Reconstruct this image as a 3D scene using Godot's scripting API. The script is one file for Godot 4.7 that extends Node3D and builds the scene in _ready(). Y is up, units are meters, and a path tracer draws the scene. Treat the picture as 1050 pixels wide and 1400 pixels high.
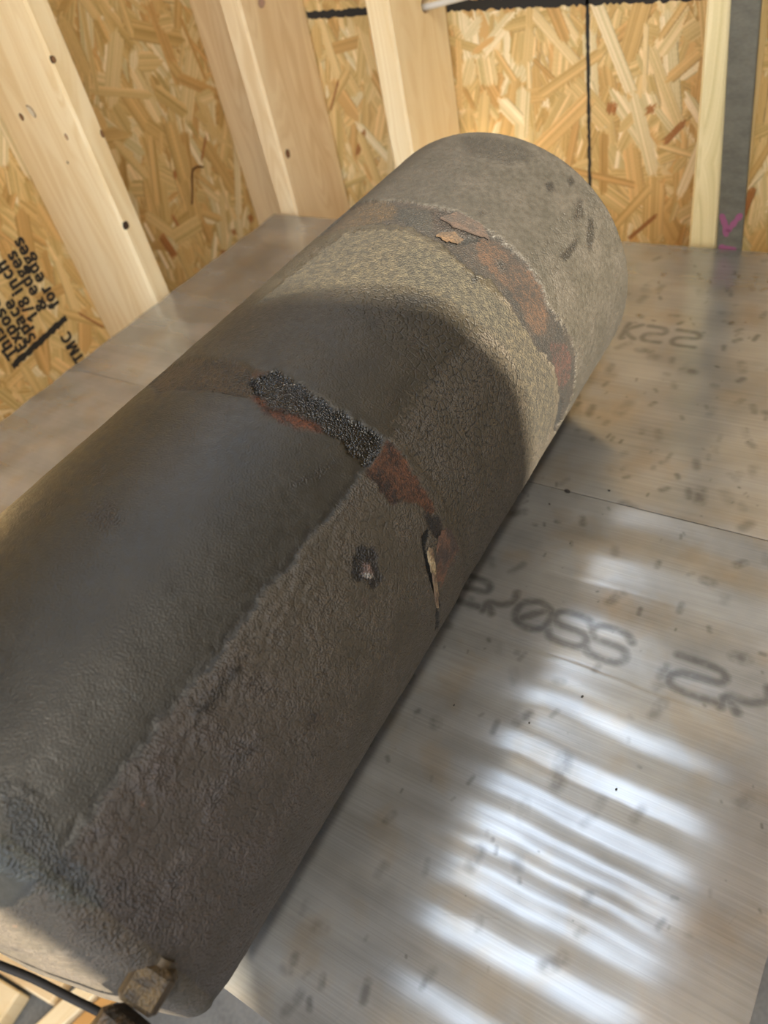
extends Node3D
# A rusted steel tank lying on two bare steel sheets in the corner of a framed, OSB-sheathed workshop.

const TANK_RADIUS := 0.13046
const TANK_LENGTH := 0.62
const TEX_W := 1024
const TEX_H := 1536
const TH_MIN := -60.0
const TH_SPAN := 190.0
const Z_SPAN := 0.65
const CEILING_Y := 1.55

var names_used := {}
var mats := {}
var noise_a := PackedByteArray()
var noise_b := PackedByteArray()
var noise_c := PackedByteArray()
var noise_d := PackedByteArray()
var tank_rows := []
var tank_coarse := PackedFloat32Array()

# outlines of marks on the tank: metres from the far end, degrees round from the top
const MARKS := {
	"band_far": [0.165, -33.3, 0.146, -33.0, 0.111, -33.4, 0.135, -7.1, 0.139, 6.6, 0.135, 18.3, 0.137, 28.9, 0.135, 37.1, 0.136, 45.2, 0.140, 54.5, 0.147, 62.8, 0.139, 73.9, 0.131, 87.1, 0.135, 95.3, 0.138, 108.0, 0.150, 115.7, 0.179, 103.1, 0.172, 91.4, 0.173, 77.9, 0.185, 68.2, 0.186, 58.8, 0.183, 52.3, 0.180, 42.3, 0.185, 35.5, 0.181, 26.6, 0.177, 19.2, 0.172, 10.3, 0.175, 0.1, 0.177, -10.8, 0.181, -19.6],
	"bf_left": [0.165, -33.3, 0.146, -33.0, 0.111, -33.4, 0.137, -5.1, 0.145, 0.5, 0.164, 3.0, 0.176, -5.1, 0.177, -13.9, 0.181, -19.6],
	"bf_mid": [0.144, 0.2, 0.143, 11.5, 0.174, 19.1, 0.172, 10.3, 0.164, 3.0],
	"bf_dark": [0.145, 10.6, 0.135, 19.1, 0.137, 30.3, 0.145, 36.4, 0.159, 31.1, 0.157, 23.9, 0.166, 19.3, 0.163, 15.9],
	"bf_crack": [0.165, 19.9, 0.158, 23.3, 0.156, 27.6, 0.148, 31.3, 0.162, 29.0, 0.169, 23.8],
	"bf_rust": [0.152, 29.5, 0.136, 37.4, 0.139, 47.6, 0.141, 55.7, 0.149, 63.6, 0.169, 62.2, 0.174, 56.5, 0.173, 49.5, 0.174, 40.9, 0.172, 33.4],
	"bf_rust2": [0.164, 48.9, 0.147, 55.4, 0.149, 65.1, 0.166, 68.8, 0.180, 66.1, 0.182, 58.7],
	"bf_gray": [0.159, 37.2, 0.150, 40.7, 0.157, 45.4, 0.167, 43.2],
	"bf_red": [0.164, 71.3, 0.142, 78.3, 0.137, 86.8, 0.143, 92.6, 0.161, 93.3, 0.171, 85.6, 0.171, 76.9],
	"bf_slit": [0.162, 94.4, 0.152, 101.2, 0.145, 112.9, 0.163, 115.4, 0.166, 115.6, 0.173, 100.6],
	"bn_olive": [0.369, -33.4, 0.347, -33.4, 0.350, -17.3, 0.352, -2.9, 0.355, 7.9, 0.371, 16.2, 0.381, 11.5, 0.384, 3.2, 0.387, -7.4, 0.390, -14.8],
	"bn_orange": [0.356, 7.0, 0.353, 11.9, 0.356, 14.0, 0.364, 11.8, 0.364, 8.5],
	"bn_tar": [0.363, 9.7, 0.351, 13.2, 0.352, 19.6, 0.353, 27.6, 0.354, 36.9, 0.349, 46.8, 0.362, 48.2, 0.376, 48.3, 0.375, 43.1, 0.371, 39.2, 0.375, 31.6, 0.377, 25.8, 0.381, 18.1, 0.374, 12.4],
	"bn_rust": [0.380, 12.3, 0.373, 14.7, 0.376, 20.0, 0.370, 28.0, 0.370, 33.8, 0.376, 34.8, 0.384, 29.0, 0.386, 21.9],
	"bn_tri": [0.349, 47.4, 0.349, 52.8, 0.352, 57.4, 0.352, 66.0, 0.353, 71.9, 0.361, 70.0, 0.364, 65.0, 0.371, 61.6, 0.380, 59.9, 0.379, 54.7, 0.378, 48.3],
	"bn_brown": [0.364, 67.0, 0.354, 72.3, 0.356, 79.2, 0.364, 78.9, 0.367, 72.8],
	"bn_crack": [0.366, 72.0, 0.374, 71.9, 0.378, 74.6, 0.383, 80.7, 0.384, 89.0, 0.383, 96.0, 0.379, 97.4, 0.380, 87.1, 0.378, 79.5, 0.376, 75.2, 0.369, 73.8],
	"crack_low": [0.382, 94.8, 0.379, 107.8, 0.386, 105.1, 0.386, 95.4],
	"hole": [0.416, 58.5, 0.410, 59.3, 0.409, 61.7, 0.407, 63.5, 0.414, 65.1, 0.415, 69.0, 0.425, 68.4, 0.429, 64.0, 0.431, 61.6, 0.423, 59.4],
	"hole_bare": [0.419, 61.3, 0.416, 63.4, 0.419, 66.6, 0.425, 65.6, 0.426, 62.6],
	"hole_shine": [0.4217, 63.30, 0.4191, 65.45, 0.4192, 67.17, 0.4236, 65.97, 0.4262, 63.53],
	"smear": [0.417, 36.2, 0.398, 38.6, 0.385, 40.3, 0.376, 43.0, 0.399, 41.0, 0.416, 38.5],
	"smear2": [0.330, 41.8, 0.310, 40.6, 0.302, 40.8, 0.315, 43.2, 0.331, 44.0],
	"far_s1": [0.048, 34.5, 0.037, 36.4, 0.044, 40.1, 0.058, 39.1],
	"far_s2": [0.023, 39.2, 0.012, 40.4, 0.017, 43.6, 0.032, 43.3],
	"far_s3": [0.103, 54.0, 0.085, 54.8, 0.062, 55.9, 0.077, 59.2, 0.101, 58.0],
	"far_s4": [0.035, 53.9, 0.030, 56.7, 0.045, 62.5, 0.065, 64.1, 0.059, 59.0],
	"far_s5": [0.125, 23.6, 0.118, 25.5, 0.124, 27.6, 0.133, 26.6],
	"far_s6": [0.029, 47.0, 0.025, 49.9, 0.043, 53.6, 0.061, 52.8, 0.054, 49.0],
	"far_dark": [0.013, -8.8, 0.013, 9.3, 0.017, 27.6, 0.052, 22.7, 0.053, 5.7],
	"mid_s1": [0.193, 36.1, 0.184, 37.5, 0.188, 39.9, 0.197, 39.2],
	"mid_s2": [0.187, 57.8, 0.178, 59.2, 0.177, 62.7, 0.188, 61.8],
	"mid_line": [0.287, 23.7, 0.263, 24.8, 0.253, 26.0, 0.257, 27.5, 0.278, 26.1, 0.289, 25.4],
	"mid_bump": [0.249, 22.0, 0.239, 26.2, 0.228, 33.6, 0.229, 37.2, 0.253, 29.6, 0.257, 25.0],
	"arc1": [0.510, -2.4, 0.505, -2.9, 0.508, -0.6, 0.515, 2.2, 0.515, 0.1],
	"arc2": [0.505, -0.5, 0.506, 2.0, 0.511, 6.3, 0.514, 7.9, 0.514, 6.6, 0.509, 3.1],
	"scr1": [0.501, -11.8, 0.486, -9.9, 0.471, -8.0, 0.472, -6.5, 0.488, -8.0, 0.502, -9.9],
	"scr2": [0.500, -7.5, 0.483, -4.4, 0.485, -3.1, 0.502, -5.5],
	"blotch1": [0.467, -6.3, 0.452, -4.7, 0.465, 2.1, 0.475, 0.5],
	"blotch2": [0.488, 1.7, 0.472, 6.4, 0.485, 14.5, 0.496, 11.8, 0.497, 6.2],
	"scuff1": [0.551, 35.4, 0.547, 39.3, 0.547, 43.4, 0.550, 44.1, 0.551, 39.9, 0.552, 36.9],
	"scuff2": [0.601, 39.5, 0.595, 40.7, 0.585, 41.1, 0.586, 41.9, 0.596, 41.8, 0.603, 41.2],
	"spot": [0.582, 52.9, 0.580, 54.1, 0.582, 55.1, 0.584, 54.4],
	"pits": [0.502, 72.2, 0.492, 76.2, 0.494, 79.3, 0.504, 78.9, 0.507, 75.8],
	"rustspot": [0.434, 66.1, 0.430, 68.6, 0.436, 70.4, 0.438, 68.5],
	"purple1": [0.530, 59.5, 0.520, 67.6, 0.535, 68.8, 0.563, 68.5, 0.580, 69.2, 0.582, 65.4, 0.563, 63.7],
	"purple2": [0.577, 61.3, 0.577, 68.9, 0.591, 71.8, 0.606, 73.1, 0.607, 69.2, 0.591, 64.0],
	"dark_lump": [0.540, 48.6, 0.531, 50.1, 0.520, 51.2, 0.508, 51.9, 0.508, 54.2, 0.523, 54.3, 0.538, 53.9, 0.544, 52.0],
	"brownend": [0.611, 52.6, 0.601, 61.4, 0.601, 74.4, 0.615, 79.4, 0.623, 69.1, 0.617, 58.9],
	"greyring": [0.605, 31.1, 0.603, 38.3, 0.608, 47.6, 0.616, 60.1, 0.632, 69.2, 0.633, 57.1, 0.634, 43.1],
	"silver": [0.610, 33.0, 0.608, 33.8, 0.610, 34.6, 0.611, 33.8],
	"weldline": [0.602, 30.0, 0.602, 36.1, 0.601, 41.6, 0.604, 41.7, 0.605, 36.8, 0.606, 31.4],
	"yellow_dust": [0.267, 6.3, 0.235, 25.1, 0.225, 43.9, 0.218, 59.0, 0.221, 72.0, 0.233, 87.7, 0.196, 104.4, 0.180, 93.5, 0.177, 78.3, 0.186, 65.8, 0.186, 53.0, 0.188, 35.0, 0.178, 11.6, 0.189, -10.4, 0.214, -12.0, 0.293, -16.4],
	"gray_crackle": [0.192, 14.9, 0.189, 29.8, 0.190, 42.5, 0.189, 53.7, 0.214, 57.5, 0.222, 43.2, 0.227, 30.8, 0.238, 20.9, 0.208, 14.9],
}
# in painting order: colour, how strongly it covers, relief in mm, roughness, raggedness in texels, softness 0..1
const LOOKS := {
	"yellow_dust": [Color8(84, 75, 56), 0.95, 0.0, 0.9, 7.0, 0.3],
	"gray_crackle": [Color8(80, 74, 58), 0.7, 0.0, 0.9, 9.0, 0.3],
	"far_dark": [Color8(48, 44, 38), 0.6, 0.0, 0.6, 8.0, 0.5],
	"far_s1": [Color8(32, 29, 26), 0.8, 0.0, 0.5, 3.0, 0.3],
	"far_s2": [Color8(32, 29, 26), 0.8, 0.0, 0.5, 3.0, 0.3],
	"far_s3": [Color8(34, 30, 26), 0.8, 0.0, 0.5, 4.0, 0.3],
	"far_s4": [Color8(36, 32, 28), 0.75, 0.0, 0.5, 4.0, 0.3],
	"far_s5": [Color8(50, 45, 40), 0.7, 0.0, 0.5, 3.0, 0.4],
	"far_s6": [Color8(46, 41, 36), 0.75, 0.0, 0.5, 4.0, 0.4],
	"mid_s1": [Color8(34, 32, 29), 0.85, -0.3, 0.5, 3.0, 0.3],
	"mid_s2": [Color8(46, 42, 38), 0.8, 0.4, 0.6, 3.0, 0.4],
	"mid_line": [Color8(33, 30, 26), 0.7, 0.0, 0.6, 2.0, 0.5],
	"mid_bump": [Color8(40, 36, 30), 0.7, 0.2, 0.7, 5.0, 0.4],
	"band_far": [Color8(50, 39, 30), 1.0, -2.0, 0.8, 9.0, 0.07],
	"bf_left": [Color8(78, 58, 28), 0.95, -0.2, 0.75, 6.0, 0.3],
	"bf_mid": [Color8(47, 43, 36), 0.9, 0.9, 0.8, 6.0, 0.3],
	"bf_dark": [Color8(48, 33, 24), 0.95, 0.6, 0.7, 6.0, 0.2],
	"bf_rust": [Color8(86, 57, 34), 0.95, -0.4, 0.9, 8.0, 0.25],
	"bf_rust2": [Color8(92, 61, 35), 0.9, 0.5, 0.9, 7.0, 0.4],
	"bf_gray": [Color8(45, 42, 40), 0.8, 0.3, 0.6, 4.0, 0.4],
	"bf_red": [Color8(84, 41, 27), 1.0, -0.8, 0.85, 3.0, 0.15],
	"bf_crack": [Color8(20, 15, 12), 1.0, -2.4, 0.8, 4.0, 0.05],
	"bf_slit": [Color8(10, 8, 7), 1.0, -3.2, 0.9, 2.0, 0.05],
	"bn_olive": [Color8(80, 60, 30), 1.0, -1.9, 0.6, 6.0, 0.25],
	"bn_orange": [Color8(104, 62, 26), 0.8, 0.2, 0.8, 5.0, 0.4],
	"bn_tar": [Color8(18, 16, 14), 1.0, -1.9, 0.22, 7.0, 0.1],
	"bn_rust": [Color8(140, 80, 48), 1.0, 0.5, 0.85, 7.0, 0.3],
	"bn_tri": [Color8(126, 80, 52), 1.0, -0.9, 0.9, 5.0, 0.15],
	"bn_brown": [Color8(62, 45, 38), 1.0, -1.0, 0.8, 5.0, 0.2],
	"bn_crack": [Color8(16, 13, 12), 1.0, -2.5, 0.9, 2.0, 0.05],
	"crack_low": [Color8(24, 20, 18), 0.9, -1.2, 0.9, 2.0, 0.1],
	"hole": [Color8(44, 38, 38), 0.95, -0.7, 0.55, 7.0, 0.1],
	"hole_bare": [Color8(178, 146, 138), 0.95, 0.8, 0.5, 4.0, 0.2],
	"hole_shine": [Color8(236, 232, 224), 0.95, 0.3, 0.3, 2.0, 0.1],  # glint on the bare metal, painted in as colour
	"smear": [Color8(34, 34, 36), 0.85, 0.0, 0.4, 5.0, 0.4],
	"smear2": [Color8(38, 36, 36), 0.7, 0.0, 0.5, 4.0, 0.5],
	"arc1": [Color8(28, 24, 20), 0.8, 0.0, 0.6, 2.0, 0.4],
	"arc2": [Color8(30, 26, 21), 0.8, 0.0, 0.6, 2.0, 0.4],
	"scr1": [Color8(36, 31, 24), 0.8, -0.15, 0.6, 1.0, 0.3],
	"scr2": [Color8(36, 31, 24), 0.8, -0.15, 0.6, 1.0, 0.3],
	"blotch1": [Color8(52, 46, 36), 0.6, 0.0, 0.6, 8.0, 0.6],
	"blotch2": [Color8(44, 35, 29), 0.6, 0.0, 0.6, 9.0, 0.6],
	"purple1": [Color8(98, 90, 88), 0.7, 0.2, 0.5, 10.0, 0.7],
	"purple2": [Color8(112, 104, 102), 0.6, 0.3, 0.5, 12.0, 0.7],
	"dark_lump": [Color8(66, 58, 49), 0.7, 0.8, 0.6, 6.0, 0.3],
	"brownend": [Color8(82, 70, 62), 0.45, -0.2, 0.65, 10.0, 0.4],
	"greyring": [Color8(70, 73, 73), 0.8, 0.35, 0.5, 10.0, 0.35],
	"weldline": [Color8(62, 56, 50), 0.8, 1.1, 0.5, 3.0, 0.5],
	"silver": [Color8(190, 195, 200), 0.9, 0.3, 0.3, 2.0, 0.2],
	"scuff1": [Color8(150, 162, 176), 0.55, 0.0, 0.5, 9.0, 0.8],
	"scuff2": [Color8(176, 176, 172), 0.6, 0.2, 0.5, 5.0, 0.7],
	"spot": [Color8(160, 116, 100), 0.9, 0.2, 0.7, 2.0, 0.2],
	"pits": [Color8(96, 78, 66), 0.7, -0.9, 0.8, 8.0, 0.7],
	"rustspot": [Color8(96, 58, 46), 0.6, 0.0, 0.8, 6.0, 0.6],
}


func _ready() -> void:
	# ---- camera, sky, sun, exposure ----
	var cam := Camera3D.new()
	cam.name = "camera"
	add_child(cam)
	cam.transform = Transform3D(Basis(Vector3(0.83207, -0.19131, -0.52064), Vector3(-0.2481, 0.71114, -0.65782), Vector3(0.4961, 0.67652, 0.54425)).orthonormalized(), Vector3(0.9277, 0.5, 0.9468))
	cam.fov = 66.14
	cam.near = 0.02
	cam.far = 60.0
	var lens := CameraAttributesPhysical.new()
	lens.frustum_focal_length = 18.43
	lens.frustum_focus_distance = 0.50
	lens.frustum_near = 0.02
	lens.frustum_far = 60.0
	lens.exposure_aperture = 5.5
	cam.attributes = lens
	cam.current = true

	var env := Environment.new()
	env.background_mode = Environment.BG_SKY
	var sky_look := ProceduralSkyMaterial.new()
	sky_look.sky_top_color = Color(0.84, 0.91, 1.0)
	sky_look.sky_horizon_color = Color(0.97, 0.98, 1.0)
	sky_look.sky_curve = 0.2
	sky_look.ground_horizon_color = Color(0.6, 0.58, 0.54)
	sky_look.ground_bottom_color = Color(0.45, 0.43, 0.4)
	sky_look.sky_energy_multiplier = 1.0
	sky_look.sun_angle_max = 1.0
	var sky := Sky.new()
	sky.sky_material = sky_look
	env.sky = sky
	env.tonemap_mode = Environment.TONE_MAPPER_LINEAR
	env.tonemap_exposure = 5.3
	env.sdfgi_enabled = true
	env.ssao_enabled = true
	env.ssil_enabled = true
	var world := WorldEnvironment.new()
	world.name = "world"
	world.environment = env
	add_child(world)

	var sun := DirectionalLight3D.new()
	sun.name = "sun"
	add_child(sun)
	sun.look_at_from_position(Vector3(0.62, 0.50, 0.60), Vector3.ZERO)
	sun.light_color = Color(1.0, 0.95, 0.85)
	sun.light_energy = 2.05
	sun.light_angular_distance = 0.7
	sun.shadow_enabled = true

	# added fill: a strip light out of view, to brighten the left wall
	var strip := AreaLight3D.new()
	strip.name = "added_strip_glow"
	strip.area_size = Vector2(0.09, 1.1)
	strip.light_color = Color(1.0, 0.97, 0.91)
	strip.light_energy = 0.4
	strip.light_size = 0.5
	strip.shadow_enabled = true
	add_child(strip)
	strip.look_at_from_position(Vector3(1.285, 1.456, 1.3), Vector3(0.3, 0.46, 1.3), Vector3.BACK)

	make_materials()
	build_shell()
	build_added_strip_light()
	build_back_studs()
	build_left_studs()
	build_bench()
	build_sheets()
	build_flat_bar()
	build_tank()
	build_cables()
	build_floor_lumber()
	build_crumbs()


# ---------------------------------------------------------------- helpers
func numbered(called: String) -> String:
	var n: int = names_used.get(called, 0)
	names_used[called] = n + 1
	return called if n == 0 else "%s_%03d" % [called, n]


func tag(o: Node, label: String, category: String, group := "", kind := "") -> void:
	o.set_meta("label", label)
	o.set_meta("category", category)
	if group:
		o.set_meta("group", group)
	if kind:
		o.set_meta("kind", kind)


func base(called: String, at := Vector3.ZERO) -> Node3D:
	var o := Node3D.new()
	o.name = numbered(called)
	o.position = at
	add_child(o, true)
	return o


func put(called: String, mesh: Mesh, mat: Material, parent: Node3D = null) -> MeshInstance3D:
	var o := MeshInstance3D.new()
	o.mesh = mesh
	o.material_override = mat
	if parent == null:
		o.name = numbered(called)
		add_child(o, true)
	else:
		var used: Dictionary = parent.get_meta("kids", {})
		var n: int = used.get(called, 0)
		used[called] = n + 1
		parent.set_meta("kids", used)
		o.name = called if n == 0 else "%s_%03d" % [called, n]
		parent.add_child(o, true)
	return o


func start() -> SurfaceTool:
	var st := SurfaceTool.new()
	st.begin(Mesh.PRIMITIVE_TRIANGLES)
	return st


func quad(st: SurfaceTool, a: Vector3, b: Vector3, c: Vector3, d: Vector3, n: Vector3, uo: Vector2) -> void:
	# a b c d round the face; turned so that its front looks along n
	var pts := [a, b, c, d]
	if (b - a).cross(c - a).dot(n) > 0.0:
		pts = [a, d, c, b]
	for i in [0, 1, 2, 0, 2, 3]:
		var p: Vector3 = pts[i]
		st.set_normal(n)
		var q := Vector2(p.x, -p.y)
		if absf(n.x) > absf(n.y) and absf(n.x) >= absf(n.z):
			q = Vector2(p.z + 0.37, -p.y)
		elif absf(n.y) > absf(n.x) and absf(n.y) > absf(n.z):
			q = Vector2(p.x, p.z)
		st.set_uv(q + uo)
		st.add_vertex(p)


func add_box(st: SurfaceTool, centre: Vector3, size: Vector3, ch := 0.002, uo := Vector2.ZERO) -> void:
	var h := size * 0.5
	var axes := [Vector3.RIGHT, Vector3.UP, Vector3.BACK]
	for i in 3:
		var u: Vector3 = axes[(i + 1) % 3]
		var v: Vector3 = axes[(i + 2) % 3]
		var w: Vector3 = axes[i]
		var hu := h[(i + 1) % 3] - ch
		var hv := h[(i + 2) % 3] - ch
		for s in [-1.0, 1.0]:
			var n: Vector3 = w * s
			var o := centre + n * h[i]
			quad(st, o - u * hu - v * hv, o + u * hu - v * hv, o + u * hu + v * hv, o - u * hu + v * hv, n, uo)
		# the four edges that run along w
		var hw := h[i] - ch
		for su in [-1.0, 1.0]:
			for sv in [-1.0, 1.0]:
				var p: Vector3 = centre + u * (su * h[(i + 1) % 3]) + v * (sv * hv)
				var q: Vector3 = centre + u * (su * hu) + v * (sv * h[(i + 2) % 3])
				quad(st, p - w * hw, q - w * hw, q + w * hw, p + w * hw, (u * su + v * sv).normalized(), uo)
	for sx in [-1.0, 1.0]:
		for sy in [-1.0, 1.0]:
			for sz in [-1.0, 1.0]:
				var s := Vector3(sx, sy, sz)
				var a := centre + s * Vector3(h.x, h.y - ch, h.z - ch)
				var b := centre + s * Vector3(h.x - ch, h.y, h.z - ch)
				var c := centre + s * Vector3(h.x - ch, h.y - ch, h.z)
				quad(st, a, b, c, c, s.normalized(), uo)


func box_mesh(centre: Vector3, size: Vector3, ch := 0.002, uo := Vector2.ZERO) -> ArrayMesh:
	var st := start()
	add_box(st, centre, size, ch, uo)
	return st.commit()


func tube_mesh(path: PackedVector3Array, r: float, sides := 10) -> ArrayMesh:
	var st := start()
	var n := path.size()
	var rings := []
	var up := Vector3(0.13, 0.97, 0.21).normalized()
	for i in n:
		var t := (path[mini(i + 1, n - 1)] - path[maxi(i - 1, 0)]).normalized()
		var a := t.cross(up).normalized()
		var b := a.cross(t)
		var ring := []
		for k in sides:
			var ang := TAU * k / sides
			var d := a * cos(ang) + b * sin(ang)
			ring.append([path[i] + d * r, d])
		rings.append(ring)
	for i in n - 1:
		for k in sides:
			var l := (k + 1) % sides
			var ring_quad := [rings[i][k], rings[i + 1][k], rings[i + 1][l], rings[i][k], rings[i + 1][l], rings[i][l]]
			var c0: Vector3 = ring_quad[0][0]
			if (ring_quad[1][0] - c0).cross(ring_quad[2][0] - c0).dot(ring_quad[0][1]) > 0.0:
				ring_quad = [rings[i][k], rings[i + 1][l], rings[i + 1][k], rings[i][k], rings[i][l], rings[i + 1][l]]
			for e in ring_quad:
				st.set_normal(e[1])
				st.set_uv(Vector2(float(k) / sides, float(i) / n))
				st.add_vertex(e[0])
	for i in [0, n - 1]:
		var t := (path[0] - path[1] if i == 0 else path[n - 1] - path[n - 2]).normalized()
		for k in sides:
			var l := (k + 1) % sides
			for e in ([path[i], rings[i][l][0], rings[i][k][0]] if i == 0 else [path[i], rings[i][k][0], rings[i][l][0]]):
				st.set_normal(t)
				st.set_uv(Vector2.ZERO)
				st.add_vertex(e)
	st.index()
	return st.commit()


func smooth_path(points: PackedVector3Array, step := 0.006) -> PackedVector3Array:
	var c := Curve3D.new()
	c.bake_interval = step
	for i in points.size():
		var t := (points[mini(i + 1, points.size() - 1)] - points[maxi(i - 1, 0)]) / 6.0
		c.add_point(points[i], -t, t)
	return c.get_baked_points()


func disc_mesh(r: Vector2, seed_no: int, rim: Color, mid: Color, thick := 0.0006) -> ArrayMesh:
	# an uneven lens in the x-y plane that faces +z: a knot or a blot
	var rng := RandomNumberGenerator.new()
	rng.seed = seed_no
	var st := start()
	var n := 14
	var edge := []
	var inner := []
	for i in n:
		var a := TAU * i / n
		var k := rng.randf_range(0.88, 1.12)
		edge.append(Vector3(cos(a) * r.x * k, sin(a) * r.y * k, -0.0008))
		inner.append(Vector3(cos(a) * r.x * 0.62, sin(a) * r.y * 0.62, thick))
	for i in n:
		var j := (i + 1) % n
		for e in [[edge[i], rim], [inner[j], rim], [edge[j], rim], [edge[i], rim], [inner[i], rim], [inner[j], rim], [inner[i], mid], [Vector3(0, 0, thick), mid], [inner[j], mid]]:
			st.set_color(e[1])
			st.set_normal(Vector3.BACK)
			st.add_vertex(e[0])
	return st.commit()


func noise_image(w: int, h: int, seed_no: int, freq: float, octaves := 4, kind := FastNoiseLite.TYPE_SIMPLEX_SMOOTH) -> PackedByteArray:
	var f := FastNoiseLite.new()
	f.seed = seed_no
	f.noise_type = kind
	f.frequency = freq
	f.fractal_octaves = octaves
	f.cellular_return_type = FastNoiseLite.RETURN_DISTANCE2_SUB
	if octaves < 2:
		f.fractal_type = FastNoiseLite.FRACTAL_NONE
	return f.get_image(w, h, false, false, true).get_data()


func texture_of(w: int, h: int, data: PackedByteArray, form: int) -> ImageTexture:
	return ImageTexture.create_from_image(Image.create_from_data(w, h, false, form, data))


func plain(called: String, c: Color, rough := 0.7, metal := 0.0) -> StandardMaterial3D:
	var m := StandardMaterial3D.new()
	m.resource_name = called
	m.albedo_color = c
	m.roughness = rough
	m.metallic = metal
	mats[called] = m
	return m


# ---------------------------------------------------------------- materials
func make_materials() -> void:
	mats.osb = osb_material(11)
	mats.pine = wood_material("pine", 21, Color8(233, 214, 176), Color8(222, 197, 152), 0.07)
	mats.pine_warm = wood_material("pine_warm", 22, Color8(231, 208, 168), Color8(217, 188, 144), 0.06)
	mats.treated = wood_material("treated", 23, Color8(218, 202, 158), Color8(196, 180, 132), 0.16)
	var knot := plain("knot", Color.WHITE, 0.6)
	knot.vertex_color_use_as_albedo = true
	plain("ink", Color8(34, 31, 28), 0.8)
	plain("edge_grain", Color8(190, 142, 80), 0.85)
	plain("black_rubber", Color8(9, 9, 11), 0.6)
	(mats.black_rubber as StandardMaterial3D).metallic_specular = 0.22
	plain("grey_jacket", Color8(196, 192, 184), 0.5)
	plain("crumb", Color8(34, 30, 27), 0.9)
	mats.concrete = concrete_material()
	mats.bar_steel = bar_material()


func osb_material(seed_no: int) -> StandardMaterial3D:
	var n := 1024
	var rng := RandomNumberGenerator.new()
	rng.seed = seed_no
	var rgb := PackedByteArray()
	rgb.resize(n * n * 3)
	var hgt := PackedByteArray()
	hgt.resize(n * n)
	for i in n * n:
		rgb[i * 3] = 200
		rgb[i * 3 + 1] = 160
		rgb[i * 3 + 2] = 100
	var tones := [Color8(201, 172, 116), Color8(197, 166, 108), Color8(207, 182, 131), Color8(193, 158, 99), Color8(187, 148, 89), Color8(199, 170, 114), Color8(213, 194, 151), Color8(196, 162, 103)]
	for s in 2800:
		var length := rng.randf_range(40.0, 160.0)
		var width := rng.randf_range(7.0, 36.0)
		var ang := rng.randfn(0.0, 0.42) + PI / 2.0
		if rng.randf() < 0.22:
			ang += rng.randf_range(0.6, 1.5)
		var tone: Color = tones[rng.randi() % tones.size()]
		if s > 2680 and rng.randf() < 0.25:
			tone = Color8(158, 106, 58)
			width *= 0.5
			length *= 0.5
		var lift := rng.randi_range(90, 220)
		var c := Vector2(rng.randf() * n, rng.randf() * n)
		var d := Vector2(cos(ang), sin(ang))
		var e := Vector2(-d.y, d.x)
		var drift := rng.randf_range(-0.12, 0.12)
		var streak := 0.0
		var v := -width * 0.5
		var side_dark := rng.randf_range(0.8, 1.0)
		var taper := rng.randf_range(0.0, 1.1)
		while v < width * 0.5:
			streak = streak * 0.72 + rng.randf_range(-0.08, 0.08)
			var k := 1.0 + streak
			if v < -width * 0.5 + 1.3:
				k *= side_dark
			var r := tone.r8 * k
			var g := tone.g8 * k
			var b := tone.b8 * (k + streak * 0.6)
			var cut := absf(v) * taper * 2.0
			var u := -length * 0.5 + rng.randf_range(0.0, 9.0) + cut
			var stop := length * 0.5 - rng.randf_range(0.0, 9.0) - cut
			var p := c + d * u + e * (v + drift * u * 0.2)
			while u < stop:
				var i := ((int(p.y) & 1023) << 10) | (int(p.x) & 1023)
				rgb[i * 3] = clampi(int(r), 0, 255)
				rgb[i * 3 + 1] = clampi(int(g), 0, 255)
				rgb[i * 3 + 2] = clampi(int(b), 0, 255)
				hgt[i] = lift + int(streak * 120.0)
				p += d * 0.85
				u += 0.85
			v += 0.8
	var m := StandardMaterial3D.new()
	m.resource_name = "osb"
	m.albedo_texture = texture_of(n, n, rgb, Image.FORMAT_RGB8)
	m.roughness = 0.62
	m.heightmap_enabled = true
	m.heightmap_texture = texture_of(n, n, hgt, Image.FORMAT_L8)
	m.heightmap_scale = 0.07
	m.uv1_scale = Vector3(1.15, 1.15, 1.0)
	return m


func wood_material(called: String, seed_no: int, light: Color, dark: Color, strength: float) -> StandardMaterial3D:
	var w := 256
	var h := 1024
	var f := FastNoiseLite.new()
	f.seed = seed_no
	f.frequency = 1.0
	f.fractal_octaves = 2
	var fine := noise_image(w, h, seed_no + 7, 0.35, 2)
	var rgb := PackedByteArray()
	rgb.resize(w * h * 3)
	var hgt := PackedByteArray()
	hgt.resize(w * h)
	for y in h:
		var vy := minf(y, h - y) / float(h)
		for x in w:
			var warp := f.get_noise_2d(x * 0.012, vy * 2.2) * 1.2
			var ring := f.get_noise_2d(x * 0.085 + warp * 4.0, vy * 0.9 + 40.0)
			var broad := f.get_noise_2d(x * 0.02 + 90.0, vy * 1.4)
			var t := clampf(0.30 + ring * 0.8 + broad * 0.7 + (fine[y * w + x] - 128) / 900.0, 0.0, 1.0)
			var col := light.lerp(dark, t)
			var i := (y * w + x) * 3
			rgb[i] = col.r8
			rgb[i + 1] = col.g8
			rgb[i + 2] = col.b8
			hgt[y * w + x] = clampi(int(128.0 + ring * 90.0), 0, 255)
	var m := StandardMaterial3D.new()
	m.resource_name = called
	m.albedo_texture = texture_of(w, h, rgb, Image.FORMAT_RGB8)
	m.roughness = 0.6
	m.heightmap_enabled = true
	m.heightmap_texture = texture_of(w, h, hgt, Image.FORMAT_L8)
	m.heightmap_scale = strength * 0.25
	m.uv1_scale = Vector3(4.0, 1.0, 1.0)
	return m


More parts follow.
